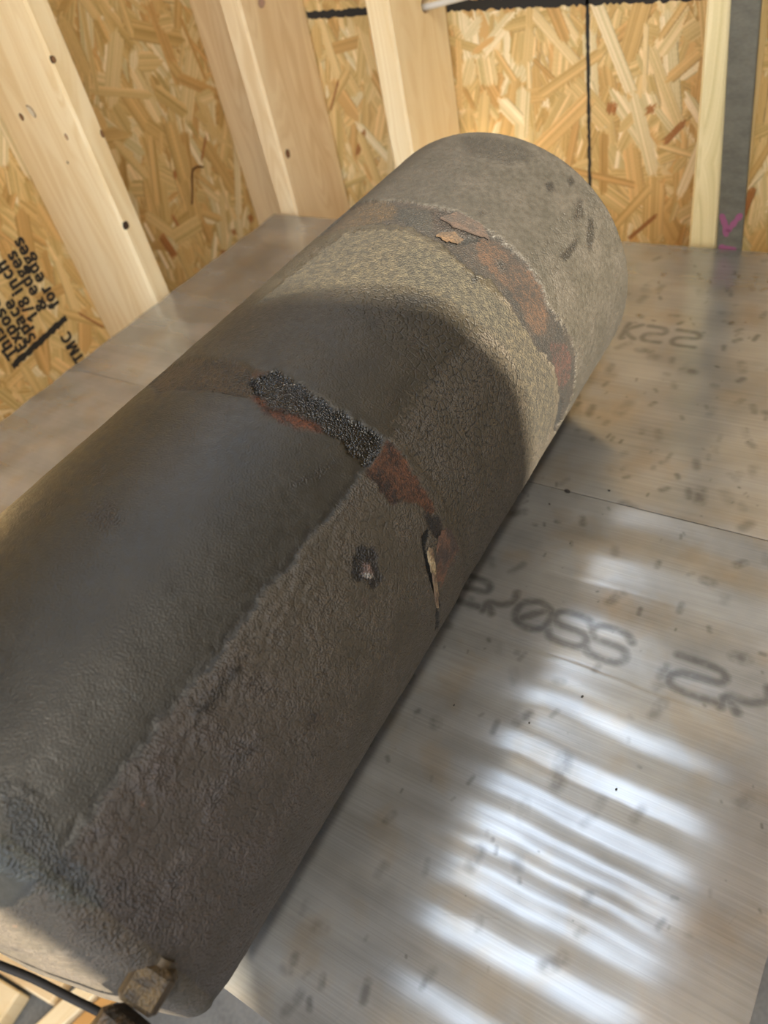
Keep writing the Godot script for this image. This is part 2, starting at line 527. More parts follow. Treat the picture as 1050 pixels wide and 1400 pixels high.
func concrete_material() -> StandardMaterial3D:
	var w := 512
	var a := noise_image(w, w, 61, 0.012, 4)
	var b := noise_image(w, w, 62, 0.2, 2)
	var rgb := PackedByteArray()
	rgb.resize(w * w * 3)
	for i in w * w:
		var k := 0.86 + (a[i] - 128) / 900.0 + (b[i] - 128) / 1500.0
		rgb[i * 3] = clampi(int(120 * k), 0, 255)
		rgb[i * 3 + 1] = clampi(int(121 * k), 0, 255)
		rgb[i * 3 + 2] = clampi(int(120 * k), 0, 255)
	var m := StandardMaterial3D.new()
	m.resource_name = "concrete"
	m.albedo_texture = texture_of(w, w, rgb, Image.FORMAT_RGB8)
	m.roughness = 0.75
	m.uv1_scale = Vector3(1.2, 1.2, 1.0)
	return m


func bar_material() -> StandardMaterial3D:
	var w := 64
	var h := 1024
	var a := noise_image(w, h, 71, 0.05, 4)
	var b := noise_image(w, h, 72, 0.3, 2)
	var rgb := PackedByteArray()
	rgb.resize(w * h * 3)
	for i in w * h:
		var k := 1.0 + (a[i] - 128) / 1200.0 + (b[i] - 128) / 2000.0
		rgb[i * 3] = clampi(int(94 * k), 0, 255)
		rgb[i * 3 + 1] = clampi(int(91 * k), 0, 255)
		rgb[i * 3 + 2] = clampi(int(80 * k), 0, 255)
	var m := StandardMaterial3D.new()
	m.resource_name = "bar_steel"
	m.albedo_texture = texture_of(w, h, rgb, Image.FORMAT_RGB8)
	m.roughness = 0.65
	m.metallic = 0.1
	m.uv1_scale = Vector3(8.0, 1.0, 1.0)
	return m


# ---------------------------------------------------------------- the room
func build_shell() -> void:
	var floor_mesh := box_mesh(Vector3(1.2, -0.9, 1.7), Vector3(3.2, 0.1, 4.2), 0.003)
	var fl := put("floor", floor_mesh, mats.concrete)
	tag(fl, "grey concrete floor below the workbench", "floor", "", "structure")

	# ceiling out of view, opened over the bench for the sheets' bright reflections
	var x0 := -0.23
	var x1 := 1.85
	var z0 := -0.21
	var z1 := 2.3
	var ox0 := -0.02
	var ox1 := 0.82
	var oz0 := 0.08
	var oz1 := 0.40
	var st := start()
	var y := CEILING_Y + 0.02
	add_box(st, Vector3((x0 + ox0) / 2, y, (z0 + z1) / 2), Vector3(ox0 - x0, 0.04, z1 - z0))
	add_box(st, Vector3((ox0 + ox1) / 2, y, (z0 + oz0) / 2), Vector3(ox1 - ox0, 0.04, oz0 - z0))
	add_box(st, Vector3((ox0 + ox1) / 2, y, (oz1 + z1) / 2), Vector3(ox1 - ox0, 0.04, z1 - oz1))
	var ce := base("ceiling")
	put("unseen_ceiling_panel", st.commit(), plain("board_grey", Color8(186, 184, 178), 0.8), ce)
	put("unseen_ceiling_panel", box_mesh(Vector3((ox1 + x1) / 2, y, (z0 + z1) / 2), Vector3(x1 - ox1, 0.04, z1 - z0)), mats.osb, ce)  # out of view; strand board here darkens the reflection at the sheets' right edge
	tag(ce, "unseen pale grey and strand board ceiling, opened over the bench to light the steel sheets", "ceiling", "", "structure")

	# left wall
	var lw := base("wall_left")
	tag(lw, "left wall of strand board sheathing between bare studs", "wall", "", "structure")
	put("sheathing_panel", box_mesh(Vector3(-0.18, 0.35, 0.81), Vector3(0.02, 2.4, 1.96), 0.001, Vector2(0.31, 0.22)), mats.osb, lw)
	# back wall: round an opening out of view, placed for the sheets' reflections
	var bw := base("wall_back")
	tag(bw, "back wall of strand board sheathing with studs and black marker lines", "wall", "", "structure")
	put("sheathing_panel", box_mesh(Vector3(0.81, -0.075, -0.16), Vector3(2.0, 1.55, 0.02), 0.001, Vector2(0.05, 0.4)), mats.osb, bw)
	put("sheathing_panel", box_mesh(Vector3(1.155, 0.965, -0.16), Vector3(1.31, 0.53, 0.02), 0.001), mats.board_grey, bw)  # upper panels out of view, kept pale to whiten reflections and bounce light
	put("sheathing_panel", box_mesh(Vector3(-0.1, 0.965, -0.16), Vector3(0.17, 0.53, 0.02), 0.001), mats.board_grey, bw)
	put("sheathing_panel", box_mesh(Vector3(0.81, 1.39, -0.16), Vector3(2.0, 0.32, 0.02), 0.001), mats.board_grey, bw)
	put("unseen_sill_plate", box_mesh(Vector3(0.2825, 0.718, -0.08), Vector3(0.6, 0.036, 0.14)), mats.pine, bw)
	# right wall, out of view: shaped to shade the near part of the tank
	var rw := base("unseen_wall_right", Vector3(1.75, 0, 0))
	# sheets round a sun opening; the near outline draws the tank's shadow edge
	var sheets := [
		PackedVector2Array([Vector2(0.21, -0.85), Vector2(0.21, CEILING_Y), Vector2(-1.22, CEILING_Y), Vector2(-1.22, -0.85)]),
		PackedVector2Array([Vector2(-1.22, -0.85), Vector2(-1.22, 0.88), Vector2(-1.545, 0.88), Vector2(-1.545, -0.85)]),
		PackedVector2Array([Vector2(-1.22, 1.235), Vector2(-1.22, CEILING_Y), Vector2(-1.765, CEILING_Y), Vector2(-1.765, 1.235)]),
		PackedVector2Array([Vector2(-1.545, -0.85), Vector2(-1.545, 1.01), Vector2(-1.56, 1.045), Vector2(-1.60, 1.11), Vector2(-1.69, 1.172), Vector2(-1.78, 1.222), Vector2(-1.765, 1.235), Vector2(-1.765, CEILING_Y), Vector2(-2.3, CEILING_Y), Vector2(-2.3, 1.23), Vector2(-1.975, 1.06), Vector2(-1.94, 0.99), Vector2(-1.9, 0.8), Vector2(-1.9, -0.85)]),
		PackedVector2Array([Vector2(-1.9, -0.85), Vector2(-1.9, 0.8), Vector2(-2.3, 0.8), Vector2(-2.3, -0.85)]),
		PackedVector2Array([Vector2(-2.3, -0.85), Vector2(-2.3, CEILING_Y), Vector2(-3.6, CEILING_Y), Vector2(-3.6, -0.85)]),
	]
	for k in sheets.size():
		var sheet := CSGPolygon3D.new()
		sheet.polygon = sheets[k]
		sheet.depth = 0.04
		sheet.name = "sheathing_panel" if k == 0 else "sheathing_panel_%03d" % k
		sheet.rotation.y = PI / 2
		sheet.material = mats.board_grey
		rw.add_child(sheet)
	tag(rw, "unseen pale grey right wall, its opening shaped to set the sun and shadow on the tank", "wall", "", "structure")


func build_added_strip_light() -> void:  # fixture of the added fill light, outside the frame
	var o := base("added_strip_light", Vector3(1.3, 1.475, 1.3))
	o.rotation.z = -PI / 4
	tag(o, "added white strip light out of view, put in to brighten the left wall", "lamp")
	put("housing", box_mesh(Vector3(0, 0.012, 0), Vector3(0.12, 0.035, 1.16), 0.004), plain("white_enamel", Color8(226, 226, 222), 0.4), o)
	var glow := plain("added_lamp_diffuser", Color8(240, 240, 236), 0.6)
	glow.emission_enabled = true
	glow.emission = Color(1.0, 0.97, 0.91)
	glow.emission_energy_multiplier = 0.6
	put("diffuser", box_mesh(Vector3(0, -0.008, 0), Vector3(0.09, 0.01, 1.1), 0.002), glow, o)


func knot(parent: Node3D, at: Vector3, facing: Vector3, r: Vector2, seed_no: int, rim := Color(0.08, 0.035, 0.015), mid := Color(0.2, 0.09, 0.04)) -> void:
	var k := put("knot", disc_mesh(r, seed_no, rim, mid), mats.knot, parent)
	k.position = at
	if absf(facing.x) > 0.5:
		k.rotation.y = PI / 2 * signf(facing.x)


func ink_line(parent: Node3D, called: String, a: Vector3, b: Vector3, across: Vector3, width: float, face: Vector3, seed_no: int) -> void:
	# a felt-pen stroke with rough edges, raised by the thickness of the ink
	var rng := RandomNumberGenerator.new()
	rng.seed = seed_no
	var st := start()
	var n := maxi(6, int(a.distance_to(b) / 0.004))
	var prev := []
	for i in n + 1:
		var p := a.lerp(b, float(i) / n)
		var w0 := width * rng.randf_range(0.32, 0.6)
		var w1 := width * rng.randf_range(0.32, 0.6)
		var row := [p - across * w0, p + across * w1]
		if i:
			var f := face * 0.0005
			var q := [prev[0], prev[1], row[1], row[0]]
			quad(st, q[0] + f, q[1] + f, q[2] + f, q[3] + f, face, Vector2.ZERO)
			quad(st, q[0], q[0] + f, q[3] + f, q[3], -across, Vector2.ZERO)
			quad(st, q[1], q[1] + f, q[2] + f, q[2], across, Vector2.ZERO)
		prev = row
	put(called, st.commit(), mats.ink, parent)


func build_back_studs() -> void:
	var bw := get_node("wall_back") as Node3D
	# front faces at z = -0.01, sheathing at z = -0.15
	var w := 0.038
	var o := put("stud", box_mesh(Vector3(0.0225, -0.075, -0.08), Vector3(w, 1.55, 0.14), 0.003, Vector2(0.02, 0.3)), mats.pine_warm, bw)
	o.set_meta("label", "corner stud with a pale streak of wane and a dark knot")
	knot(o, Vector3(0.0418, 0.0898, -0.026), Vector3.RIGHT, Vector2(0.006, 0.008), 3)
	knot(o, Vector3(0.0418, 0.29, -0.055), Vector3.RIGHT, Vector2(0.009, 0.007), 4, Color(0.35, 0.22, 0.16), Color(0.42, 0.27, 0.2))

	# the stud with a bored hole for the cable
	var s3 := CSGMesh3D.new()
	s3.mesh = box_mesh(Vector3(0.268, -0.075, -0.08), Vector3(0.036, 1.55, 0.14), 0.003, Vector2(0.11, 0.62))
	s3.material = mats.pine
	s3.name = "stud_001"
	var bore := CSGCylinder3D.new()
	bore.radius = 0.0115
	bore.height = 0.1
	bore.sides = 20
	bore.rotation.z = PI / 2
	bore.position = Vector3(0.268, 0.262, -0.098)
	bore.operation = CSGShape3D.OPERATION_SUBTRACTION
	bore.material = mats.pine_warm
	bore.name = "bore"
	s3.add_child(bore)
	bw.add_child(s3)
	bw.set_meta("kids", {"stud": 2, "sheathing_panel": 4, "unseen_sill_plate": 1})
	s3.set_meta("label", "stud bored for a grey cable")
	# the greenish treated stud beside the flat bar
	var s4 := put("stud", box_mesh(Vector3(0.6895, 0.35, -0.08), Vector3(0.034, 2.4, 0.14), 0.003, Vector2(0.07, 0.1)), mats.treated, bw)
	s4.set_meta("label", "greenish treated stud")
	put("stud", box_mesh(Vector3(1.10, 0.35, -0.08), Vector3(0.038, 2.4, 0.14), 0.003, Vector2(0.16, 0.5)), mats.pine, bw)
	put("stud", box_mesh(Vector3(1.52, 0.35, -0.08), Vector3(0.038, 2.4, 0.14), 0.003, Vector2(0.05, 0.7)), mats.pine, bw)

	var f := -0.15
	ink_line(bw, "marker_line", Vector3(0.0415, 0.2482, f), Vector3(0.25, 0.2455, f), Vector3.UP, 0.011, Vector3.BACK, 31)
	ink_line(bw, "marker_line", Vector3(0.2862, 0.2455, f), Vector3(0.6725, 0.236, f), Vector3.UP, 0.014, Vector3.BACK, 32)
	ink_line(bw, "marker_line", Vector3(0.4895, 0.242, f), Vector3(0.4885, -0.2, f), Vector3.RIGHT, 0.005, Vector3.BACK, 33)


func build_left_studs() -> void:
	var lw := get_node("wall_left") as Node3D
	# front faces at x = -0.01, sheathing at x = -0.17
	var s1 := put("stud", box_mesh(Vector3(-0.09, 0.35, 0.2672), Vector3(0.16, 2.4, 0.0335), 0.0035, Vector2(0.03, 0.05)), mats.pine, lw)
	s1.set_meta("label", "stud with small dark knots")
	var near := 0.2842
	var dark := Color(0.07, 0.035, 0.018)
	var brown := Color(0.22, 0.11, 0.05)
	knot(s1, Vector3(-0.1212, 0.2585, near), Vector3.BACK, Vector2(0.005, 0.0055), 5, dark, brown)
	knot(s1, Vector3(-0.0452, 0.2339, near), Vector3.BACK, Vector2(0.0035, 0.005), 6, Color(0.2, 0.1, 0.05), Color(0.45, 0.28, 0.15))
	knot(s1, Vector3(-0.0667, 0.2004, near), Vector3.BACK, Vector2(0.0015, 0.0025), 7, dark, dark)
	knot(s1, Vector3(-0.0098, 0.323, 0.279), Vector3.RIGHT, Vector2(0.0042, 0.0052), 8, dark, brown)
	knot(s1, Vector3(-0.0098, 0.2269, 0.2552), Vector3.RIGHT, Vector2(0.003, 0.006), 9, Color(0.15, 0.08, 0.04), brown)
	knot(s1, Vector3(-0.0098, 0.1134, 0.2775), Vector3.RIGHT, Vector2(0.0055, 0.0068), 10, Color(0.015, 0.01, 0.008), Color(0.05, 0.025, 0.015))
	var dent := put("dent", disc_mesh(Vector2(0.0065, 0.011), 12, Color(0.3, 0.22, 0.14), Color(0.62, 0.55, 0.43)), mats.knot, s1)
	dent.position = Vector3(-0.0943, 0.2657, near)
	dent.rotation.z = 0.5
	put("stud", box_mesh(Vector3(-0.09, 0.35, -0.1355), Vector3(0.16, 2.4, 0.028), 0.003, Vector2(0.12, 0.35)), mats.pine_warm, lw)
	put("stud", box_mesh(Vector3(-0.09, 0.35, 0.67), Vector3(0.16, 2.4, 0.038), 0.003, Vector2(0.09, 0.8)), mats.pine, lw)
	put("stud", box_mesh(Vector3(-0.09, 0.35, 1.42), Vector3(0.16, 2.4, 0.038), 0.003, Vector2(0.19, 0.2)), mats.pine_warm, lw)

	# the mill stamp, printed sideways on the sheathing
	var stamp := [["This", -0.024, 0.4448], ["Exposed", -0.024, 0.4252], ["Space", -0.0205, 0.406], ["1/8 inch", 0.004, 0.3852], ["& edges", 0.009, 0.3645], ["for edges", 0.002, 0.3445], ["STMC", -0.106, 0.3505]]
	var font := SystemFont.new()
	font.font_names = PackedStringArray(["Droid Sans"])
	font.font_weight = 700
	for line in stamp:
		var text := TextMesh.new()
		text.text = line[0]
		text.font = font
		text.font_size = 30
		text.pixel_size = 0.00085
		text.depth = 0.0005
		text.horizontal_alignment = HORIZONTAL_ALIGNMENT_LEFT
		text.vertical_alignment = VERTICAL_ALIGNMENT_CENTER
		text.curve_step = 2.0
		# the stamp was over-inked: each letter is printed a little fat
		var st := start()
		for d in [Vector3(0, 0, 0), Vector3(0.0008, 0.0003, 0.00002), Vector3(0.0004, -0.0006, 0.00004), Vector3(-0.0004, 0.0006, 0.00006)]:
			st.append_from(text, 0, Transform3D(Basis.IDENTITY, d))
		var o := put("stamp_lettering", st.commit(), mats.ink, lw)
		# letters run up the wall, their tops towards the room's open side
		o.basis = Basis(Vector3(0, 1, 0.03), Vector3(0, -0.03, 1), Vector3(1, 0, 0)).orthonormalized()
		o.position = Vector3(-0.1698, line[1], line[2])
	ink_line(lw, "stamp_bar", Vector3(-0.17, -0.0195, 0.337), Vector3(-0.17, -0.0335, 0.454), Vector3.UP, 0.011, Vector3.RIGHT, 41)
	var hook := smooth_path(PackedVector3Array([Vector3(-0.1692, 0.058, -0.036), Vector3(-0.168, 0.065, -0.022), Vector3(-0.168, 0.064, -0.01), Vector3(-0.168, 0.055, -0.002), Vector3(-0.168, 0.035, 0.008), Vector3(-0.1692, 0.016, 0.0175)]), 0.004)
	var wire := put("bent_nail", tube_mesh(hook, 0.0014, 7), plain("rusty_wire", Color8(92, 58, 28), 0.7, 0.2))
	tag(wire, "thin rusty bent nail hooked into the left wall between two studs", "nail")


# ---------------------------------------------------------------- the bench and its steel top
func build_bench() -> void:
	var b := base("workbench", Vector3(0.47, -0.85, 0.46))
	tag(b, "plywood workbench under the two bare steel sheets", "workbench")
	put("bench_top", box_mesh(Vector3(0.0, 0.826, 0.0), Vector3(0.90, 0.036, 0.90), 0.002), mats.pine_warm, b)
	for x in [-0.38, 0.38]:
		for z in [-0.38, 0.38]:
			put("leg", box_mesh(Vector3(x, 0.404, z), Vector3(0.08, 0.808, 0.08), 0.003, Vector2(x, z)), mats.pine, b)
	for z in [-0.38, 0.38]:
		put("rail", box_mesh(Vector3(0, 0.74, z - signf(z) * 0.06), Vector3(0.74, 0.09, 0.035), 0.003), mats.pine, b)


func wave_phase(z: float) -> float:
	# the crests crowd together towards the near edge
	var crests := [-0.04, 0.05, 0.13, 0.205, 0.28, 0.35, 0.42, 0.49, 0.55, 0.632, 0.68, 0.719, 0.749, 0.772, 0.795, 0.826, 0.865, 0.91, 0.96]
	for i in crests.size() - 1:
		if z < crests[i + 1]:
			return i + (z - crests[i]) / (crests[i + 1] - crests[i])
	return crests.size()


func sheet_mesh(w: float, d: float, z_at: float, seed_no: int, near: bool) -> ArrayMesh:
	# a thin rolled sheet with slight waves across it and its right edge let down
	var f := FastNoiseLite.new()
	f.seed = seed_no
	f.frequency = 3.0
	var nx := 150
	var nz := 260
	var thick := 0.0015
	var hs := PackedFloat32Array()
	hs.resize((nx + 1) * (nz + 1))
	var i := 0
	for k in nz + 1:
		var z := d * k / nz
		for j in nx + 1:
			var x := w * j / nx
			var zz := z + z_at + 0.012 * f.get_noise_2d(x * 1.1, z * 0.6 + 5.0) + 0.010 * (x - 0.8)
			var ph := wave_phase(zz)
			var len_here := 1.0 / maxf(0.001, (wave_phase(zz + 0.001) - wave_phase(zz - 0.001)) / 0.002)
			len_here = clampf(len_here, 0.02, 0.09)
			var strength := 0.075 + 0.03 * f.get_noise_2d(x * 1.4 + 9.0, z * 3.0)
			strength *= 1.0 - smoothstep(0.86, 0.93, x) * 0.9
			if not near:
				strength *= 0.7
			var hh := -strength * len_here / TAU * cos(TAU * ph)
			hh += 0.0006 * f.get_noise_2d(x * 0.8, z * 1.2 + 30.0)
			var over := maxf(0.0, x - 0.895)
			hh -= 1.1 * over * over
			hs[i] = hh
			i += 1
	var vs := PackedVector3Array()
	var ns := PackedVector3Array()
	var uvs := PackedVector2Array()
	var ids := PackedInt32Array()
	for side in 2:
		i = 0
		for k in nz + 1:
			for j in nx + 1:
				var p := Vector3(w * j / nx, hs[i] - thick * side, d * k / nz)
				vs.append(p)
				uvs.append(Vector2(p.x / w, p.z / d))
				var gx := (hs[i + (1 if j < nx else 0)] - hs[i - (1 if j > 0 else 0)]) / (w / nx * (2 if j > 0 and j < nx else 1))
				var gz := (hs[i + (nx + 1 if k < nz else 0)] - hs[i - (nx + 1 if k > 0 else 0)]) / (d / nz * (2 if k > 0 and k < nz else 1))
				ns.append(Vector3(-gx, 1, -gz).normalized() * (1.0 if side == 0 else -1.0))
				i += 1
		var o := side * (nx + 1) * (nz + 1)
		for k in nz:
			for j in nx:
				var a := o + k * (nx + 1) + j
				var q := [a, a + 1, a + nx + 2, a, a + nx + 2, a + nx + 1] if side == 0 else [a, a + nx + 2, a + 1, a, a + nx + 1, a + nx + 2]
				ids.append_array(PackedInt32Array(q))
	# the four cut edges
	var total := (nx + 1) * (nz + 1)
	for run in [[0, 1, nx, Vector3.FORWARD], [nz * (nx + 1), 1, nx, Vector3.BACK], [0, nx + 1, nz, Vector3.LEFT], [nx, nx + 1, nz, Vector3.RIGHT]]:
		for k in int(run[2]):
			var a: int = run[0] + run[1] * k
			var b: int = a + run[1]
			var first := vs.size()
			for q in [a, b, b + total, a + total]:
				vs.append(vs[q])
				ns.append(run[3])
				uvs.append(uvs[q])
			var flip: bool = (vs[first + 1] - vs[first]).cross(vs[first + 2] - vs[first]).dot(run[3]) > 0.0
			ids.append_array(PackedInt32Array([first, first + 2, first + 1, first, first + 3, first + 2] if flip else [first, first + 1, first + 2, first, first + 2, first + 3]))
	var arrays := []
	arrays.resize(Mesh.ARRAY_MAX)
	arrays[Mesh.ARRAY_VERTEX] = vs
	arrays[Mesh.ARRAY_NORMAL] = ns
	arrays[Mesh.ARRAY_TEX_UV] = uvs
	arrays[Mesh.ARRAY_INDEX] = ids
	var m := ArrayMesh.new()
	m.add_surface_from_arrays(Mesh.PRIMITIVE_TRIANGLES, arrays)
	return m


func stroke(data: PackedFloat32Array, w: int, h: int, pts: Array, r: float, amount: float) -> void:
	# a soft-edged brush stroke, in texels, added to a field of stain
	for s in pts.size() - 1:
		var a: Vector2 = pts[s]
		var b: Vector2 = pts[s + 1]
		var x0 := clampi(int(minf(a.x, b.x) - r - 1), 0, w - 1)
		var x1 := clampi(int(maxf(a.x, b.x) + r + 1), 0, w - 1)
		var y0 := clampi(int(minf(a.y, b.y) - r - 1), 0, h - 1)
		var y1 := clampi(int(maxf(a.y, b.y) + r + 1), 0, h - 1)
		var d := b - a
		var l2 := maxf(d.length_squared(), 0.0001)
		for y in range(y0, y1 + 1):
			for x in range(x0, x1 + 1):
				var p := Vector2(x, y)
				var t := clampf((p - a).dot(d) / l2, 0.0, 1.0)
				var k := clampf((r - p.distance_to(a + d * t)) * minf(0.7, 1.3 / r), 0.0, 1.0) * amount
				if k > data[y * w + x]:
					data[y * w + x] = k


func rounded(pts: Array) -> Array:
	var out := []
	for i in pts.size() - 1:
		var a: Vector2 = pts[maxi(i - 1, 0)]
		var d: Vector2 = pts[mini(i + 2, pts.size() - 1)]
		for k in 4:
			out.append((pts[i] as Vector2).cubic_interpolate(pts[i + 1], a, d, k / 4.0))
	out.append(pts[-1])
	return out


func glyph(which: String) -> Array:
	# mill marks as they read from the camera's side, in a box one wide (x) and one tall (z)
	match which:
		"S": return [[Vector2(1, 0.22), Vector2(0.75, 0), Vector2(0.2, 0), Vector2(0, 0.2), Vector2(0.15, 0.46), Vector2(0.85, 0.52), Vector2(1, 0.78), Vector2(0.8, 1), Vector2(0.2, 1), Vector2(0, 0.8)]]
		"2": return [[Vector2(0, 0), Vector2(0.75, 0.02), Vector2(1, 0.2), Vector2(0.9, 0.42), Vector2(0.2, 0.5), Vector2(0, 0.75), Vector2(0.2, 1), Vector2(1, 1)]]
		"L": return [[Vector2(0.85, 0), Vector2(0.9, 0.35), Vector2(0.6, 0.6), Vector2(0.1, 0.66), Vector2(0.05, 1)], [Vector2(0.1, 0.66), Vector2(0.4, 1.0)]]
		"0": return [[Vector2(0.5, 0), Vector2(0.9, 0.2), Vector2(1, 0.5), Vector2(0.9, 0.85), Vector2(0.5, 1), Vector2(0.1, 0.85), Vector2(0, 0.5), Vector2(0.1, 0.2), Vector2(0.5, 0)], [Vector2(0.25, 0.75), Vector2(0.75, 0.25)]]
		"K": return [[Vector2(0.1, 0), Vector2(0.1, 1)], [Vector2(0.9, 0), Vector2(0.15, 0.5), Vector2(0.9, 1)]]
	return []


func sheet_material(called: String, seed_no: int, w: int, h: int, wide: float, deep: float, near: bool) -> StandardMaterial3D:
	var rng := RandomNumberGenerator.new()
	rng.seed = seed_no
	var px := w / wide
	var stain := PackedFloat32Array()
	stain.resize(w * h)
	var ink := PackedFloat32Array()
	ink.resize(w * h)
	# writing that has soaked into the mill scale
	var words := [["2", 0.672, 0.026], ["L", 0.702, 0.022], ["0", 0.728, 0.028], ["S", 0.758, 0.03], ["S", 0.789, 0.03], ["2", 0.852, 0.034], ["L", 0.888, 0.03]] if near else [["K", 0.668, 0.018], ["2", 0.692, 0.02], ["2", 0.724, 0.024]]
	for g in words:
		var zc: float = (0.598 + (g[1] - 0.67) * 0.055 - 0.462 if near else 0.196)
		for line in glyph(g[0]):
			var pts := []
			for q in line:
				pts.append(Vector2((g[1] + q.x * g[2] - 0.004) * px, (zc + (q.y - 0.5) * 0.027) * h / deep))
			stroke(ink, w, h, rounded(pts), 0.0050 * px, 0.5 if near else 0.4)
	# drops that dried on
	for i in (380 if near else 620):
		var c := Vector2(rng.randf_range(0.3, 1.0) * w, rng.randf() * h)
		var r := minf(absf(rng.randfn(0.0, 0.003)), 0.007) * px + 1.4
		var pts := [c, c + Vector2(rng.randf_range(-1.0, 1.0), rng.randf_range(0.0, 2.6)) * r]
		stroke(stain, w, h, pts, r, rng.randf_range(0.12, 0.42))
	for i in 130:
		var c := Vector2(rng.randf() * w, rng.randf() * h)
		stroke(stain, w, h, [c, c + Vector2(0.5, 0)], rng.randf_range(0.7, 1.5), rng.randf_range(0.4, 0.9))
	if near:
		for i in 60:
			var c := Vector2(rng.randf_range(0.45, 1.0) * w, rng.randf_range(0.1, 1.0) * h)
			var l := rng.randf_range(0.008, 0.05) * px
			var a := rng.randf_range(-0.5, 0.3) if i > 6 else 1.9
			stroke(stain, w, h, [c, c + Vector2(cos(a), sin(a)) * l], 0.8, rng.randf_range(0.1, 0.3))
	# brushed grain along the roll: fine noise drawn out sideways
	var grain := Image.create_from_data(w / 64, h, false, Image.FORMAT_L8, noise_image(w / 64, h, seed_no + 1, 0.45, 2))
	grain.resize(w, h, Image.INTERPOLATE_CUBIC)
	var gr := grain.get_data()
	var cloud := noise_image(w, h, seed_no + 2, 0.006, 4)
	var rust := noise_image(w, h, seed_no + 3, 0.009, 4)
	var blot := noise_image(w, h, seed_no + 4, 0.05, 3)
	var rgb := PackedByteArray()
	rgb.resize(w * h * 3)
	for i in w * h:
		var k := 1.0 + (gr[i] - 128) / 2200.0 + (cloud[i] - 128) / 1100.0
		var s := maxf(stain[i] * clampf(0.8 + (blot[i] - 128) / 160.0, 0.0, 1.0), ink[i] * clampf(0.95 + (blot[i] - 128) / 300.0, 0.0, 1.0))
		k *= 1.0 - s * 0.55
		var tan_tint := clampf((rust[i] - 140) / 260.0, 0.0, 0.3)
		rgb[i * 3] = clampi(int(164.0 * k), 0, 255)
		rgb[i * 3 + 1] = clampi(int(163.0 * k * (1.0 - tan_tint * 0.12)), 0, 255)
		rgb[i * 3 + 2] = clampi(int(161.0 * k * (1.0 - tan_tint * 0.28)), 0, 255)
	var m := StandardMaterial3D.new()
	m.resource_name = called
	var t := texture_of(w, h, rgb, Image.FORMAT_RGB8)
	m.albedo_texture = t
	m.metallic = 0.68
	m.roughness = 0.23
	m.texture_repeat = false
	return m


func build_sheets() -> void:
	var far_sheet := put("steel_sheet", sheet_mesh(0.949, 0.4605, 0.0, 81, false), sheet_material("sheet_far", 82, 1024, 512, 0.949, 0.4605, false))
	far_sheet.position = Vector3(0.0, 0.0, 0.0)
	tag(far_sheet, "bare steel sheet at the back of the bench, against the stud wall", "steel sheet", "steel sheets on the bench")
	var near_sheet := put("steel_sheet", sheet_mesh(0.949, 0.4665, 0.4615, 83, true), sheet_material("sheet_near", 84, 1600, 800, 0.949, 0.4665, true))
	near_sheet.position = Vector3(0.0, 0.0, 0.4615)
	tag(near_sheet, "bare steel sheet at the front of the bench, with wavy bright bands and dark lettering", "steel sheet", "steel sheets on the bench")


func build_flat_bar() -> void:
	var root := base("flat_bar", Vector3(0.7555, -0.85, -0.0055))
	root.rotation.z = 0.0385
	tag(root, "dark steel flat bar with pink paint marks leaning on the treated stud", "steel bar")
	put("bar", box_mesh(Vector3(0, 0.95, 0), Vector3(0.0285, 1.9, 0.0065), 0.0008, Vector2(0.02, 0.0)), mats.bar_steel, root)
	var pink := plain("pink_paint", Color8(132, 74, 104), 0.7)
	var st := start()
	# a rough V and a blot sprayed on the face, as thin paint
	var rng := RandomNumberGenerator.new()
	rng.seed = 5
	for seg in [[Vector2(-0.010, 0.892), Vector2(-0.003, 0.874)], [Vector2(0.010, 0.893), Vector2(-0.001, 0.876)], [Vector2(-0.005, 0.876), Vector2(-0.004, 0.869)], [Vector2(-0.008, 0.853), Vector2(0.006, 0.851)]]:
		for k in 9:
			var p: Vector2 = seg[0].lerp(seg[1], k / 8.0)
			var r := rng.randf_range(0.0026, 0.0040)
			for q in 9:
				var a := TAU * q / 9
				var b := TAU * (q + 1) / 9
				var zf := 0.0034 + 0.00002 * k
				for v in [Vector3(p.x, p.y, zf), Vector3(p.x + cos(b) * r, p.y + sin(b) * r, zf), Vector3(p.x + cos(a) * r, p.y + sin(a) * r, zf)]:
					st.set_normal(Vector3.BACK)
					st.add_vertex(v)
	put("paint_mark", st.commit(), pink, root)


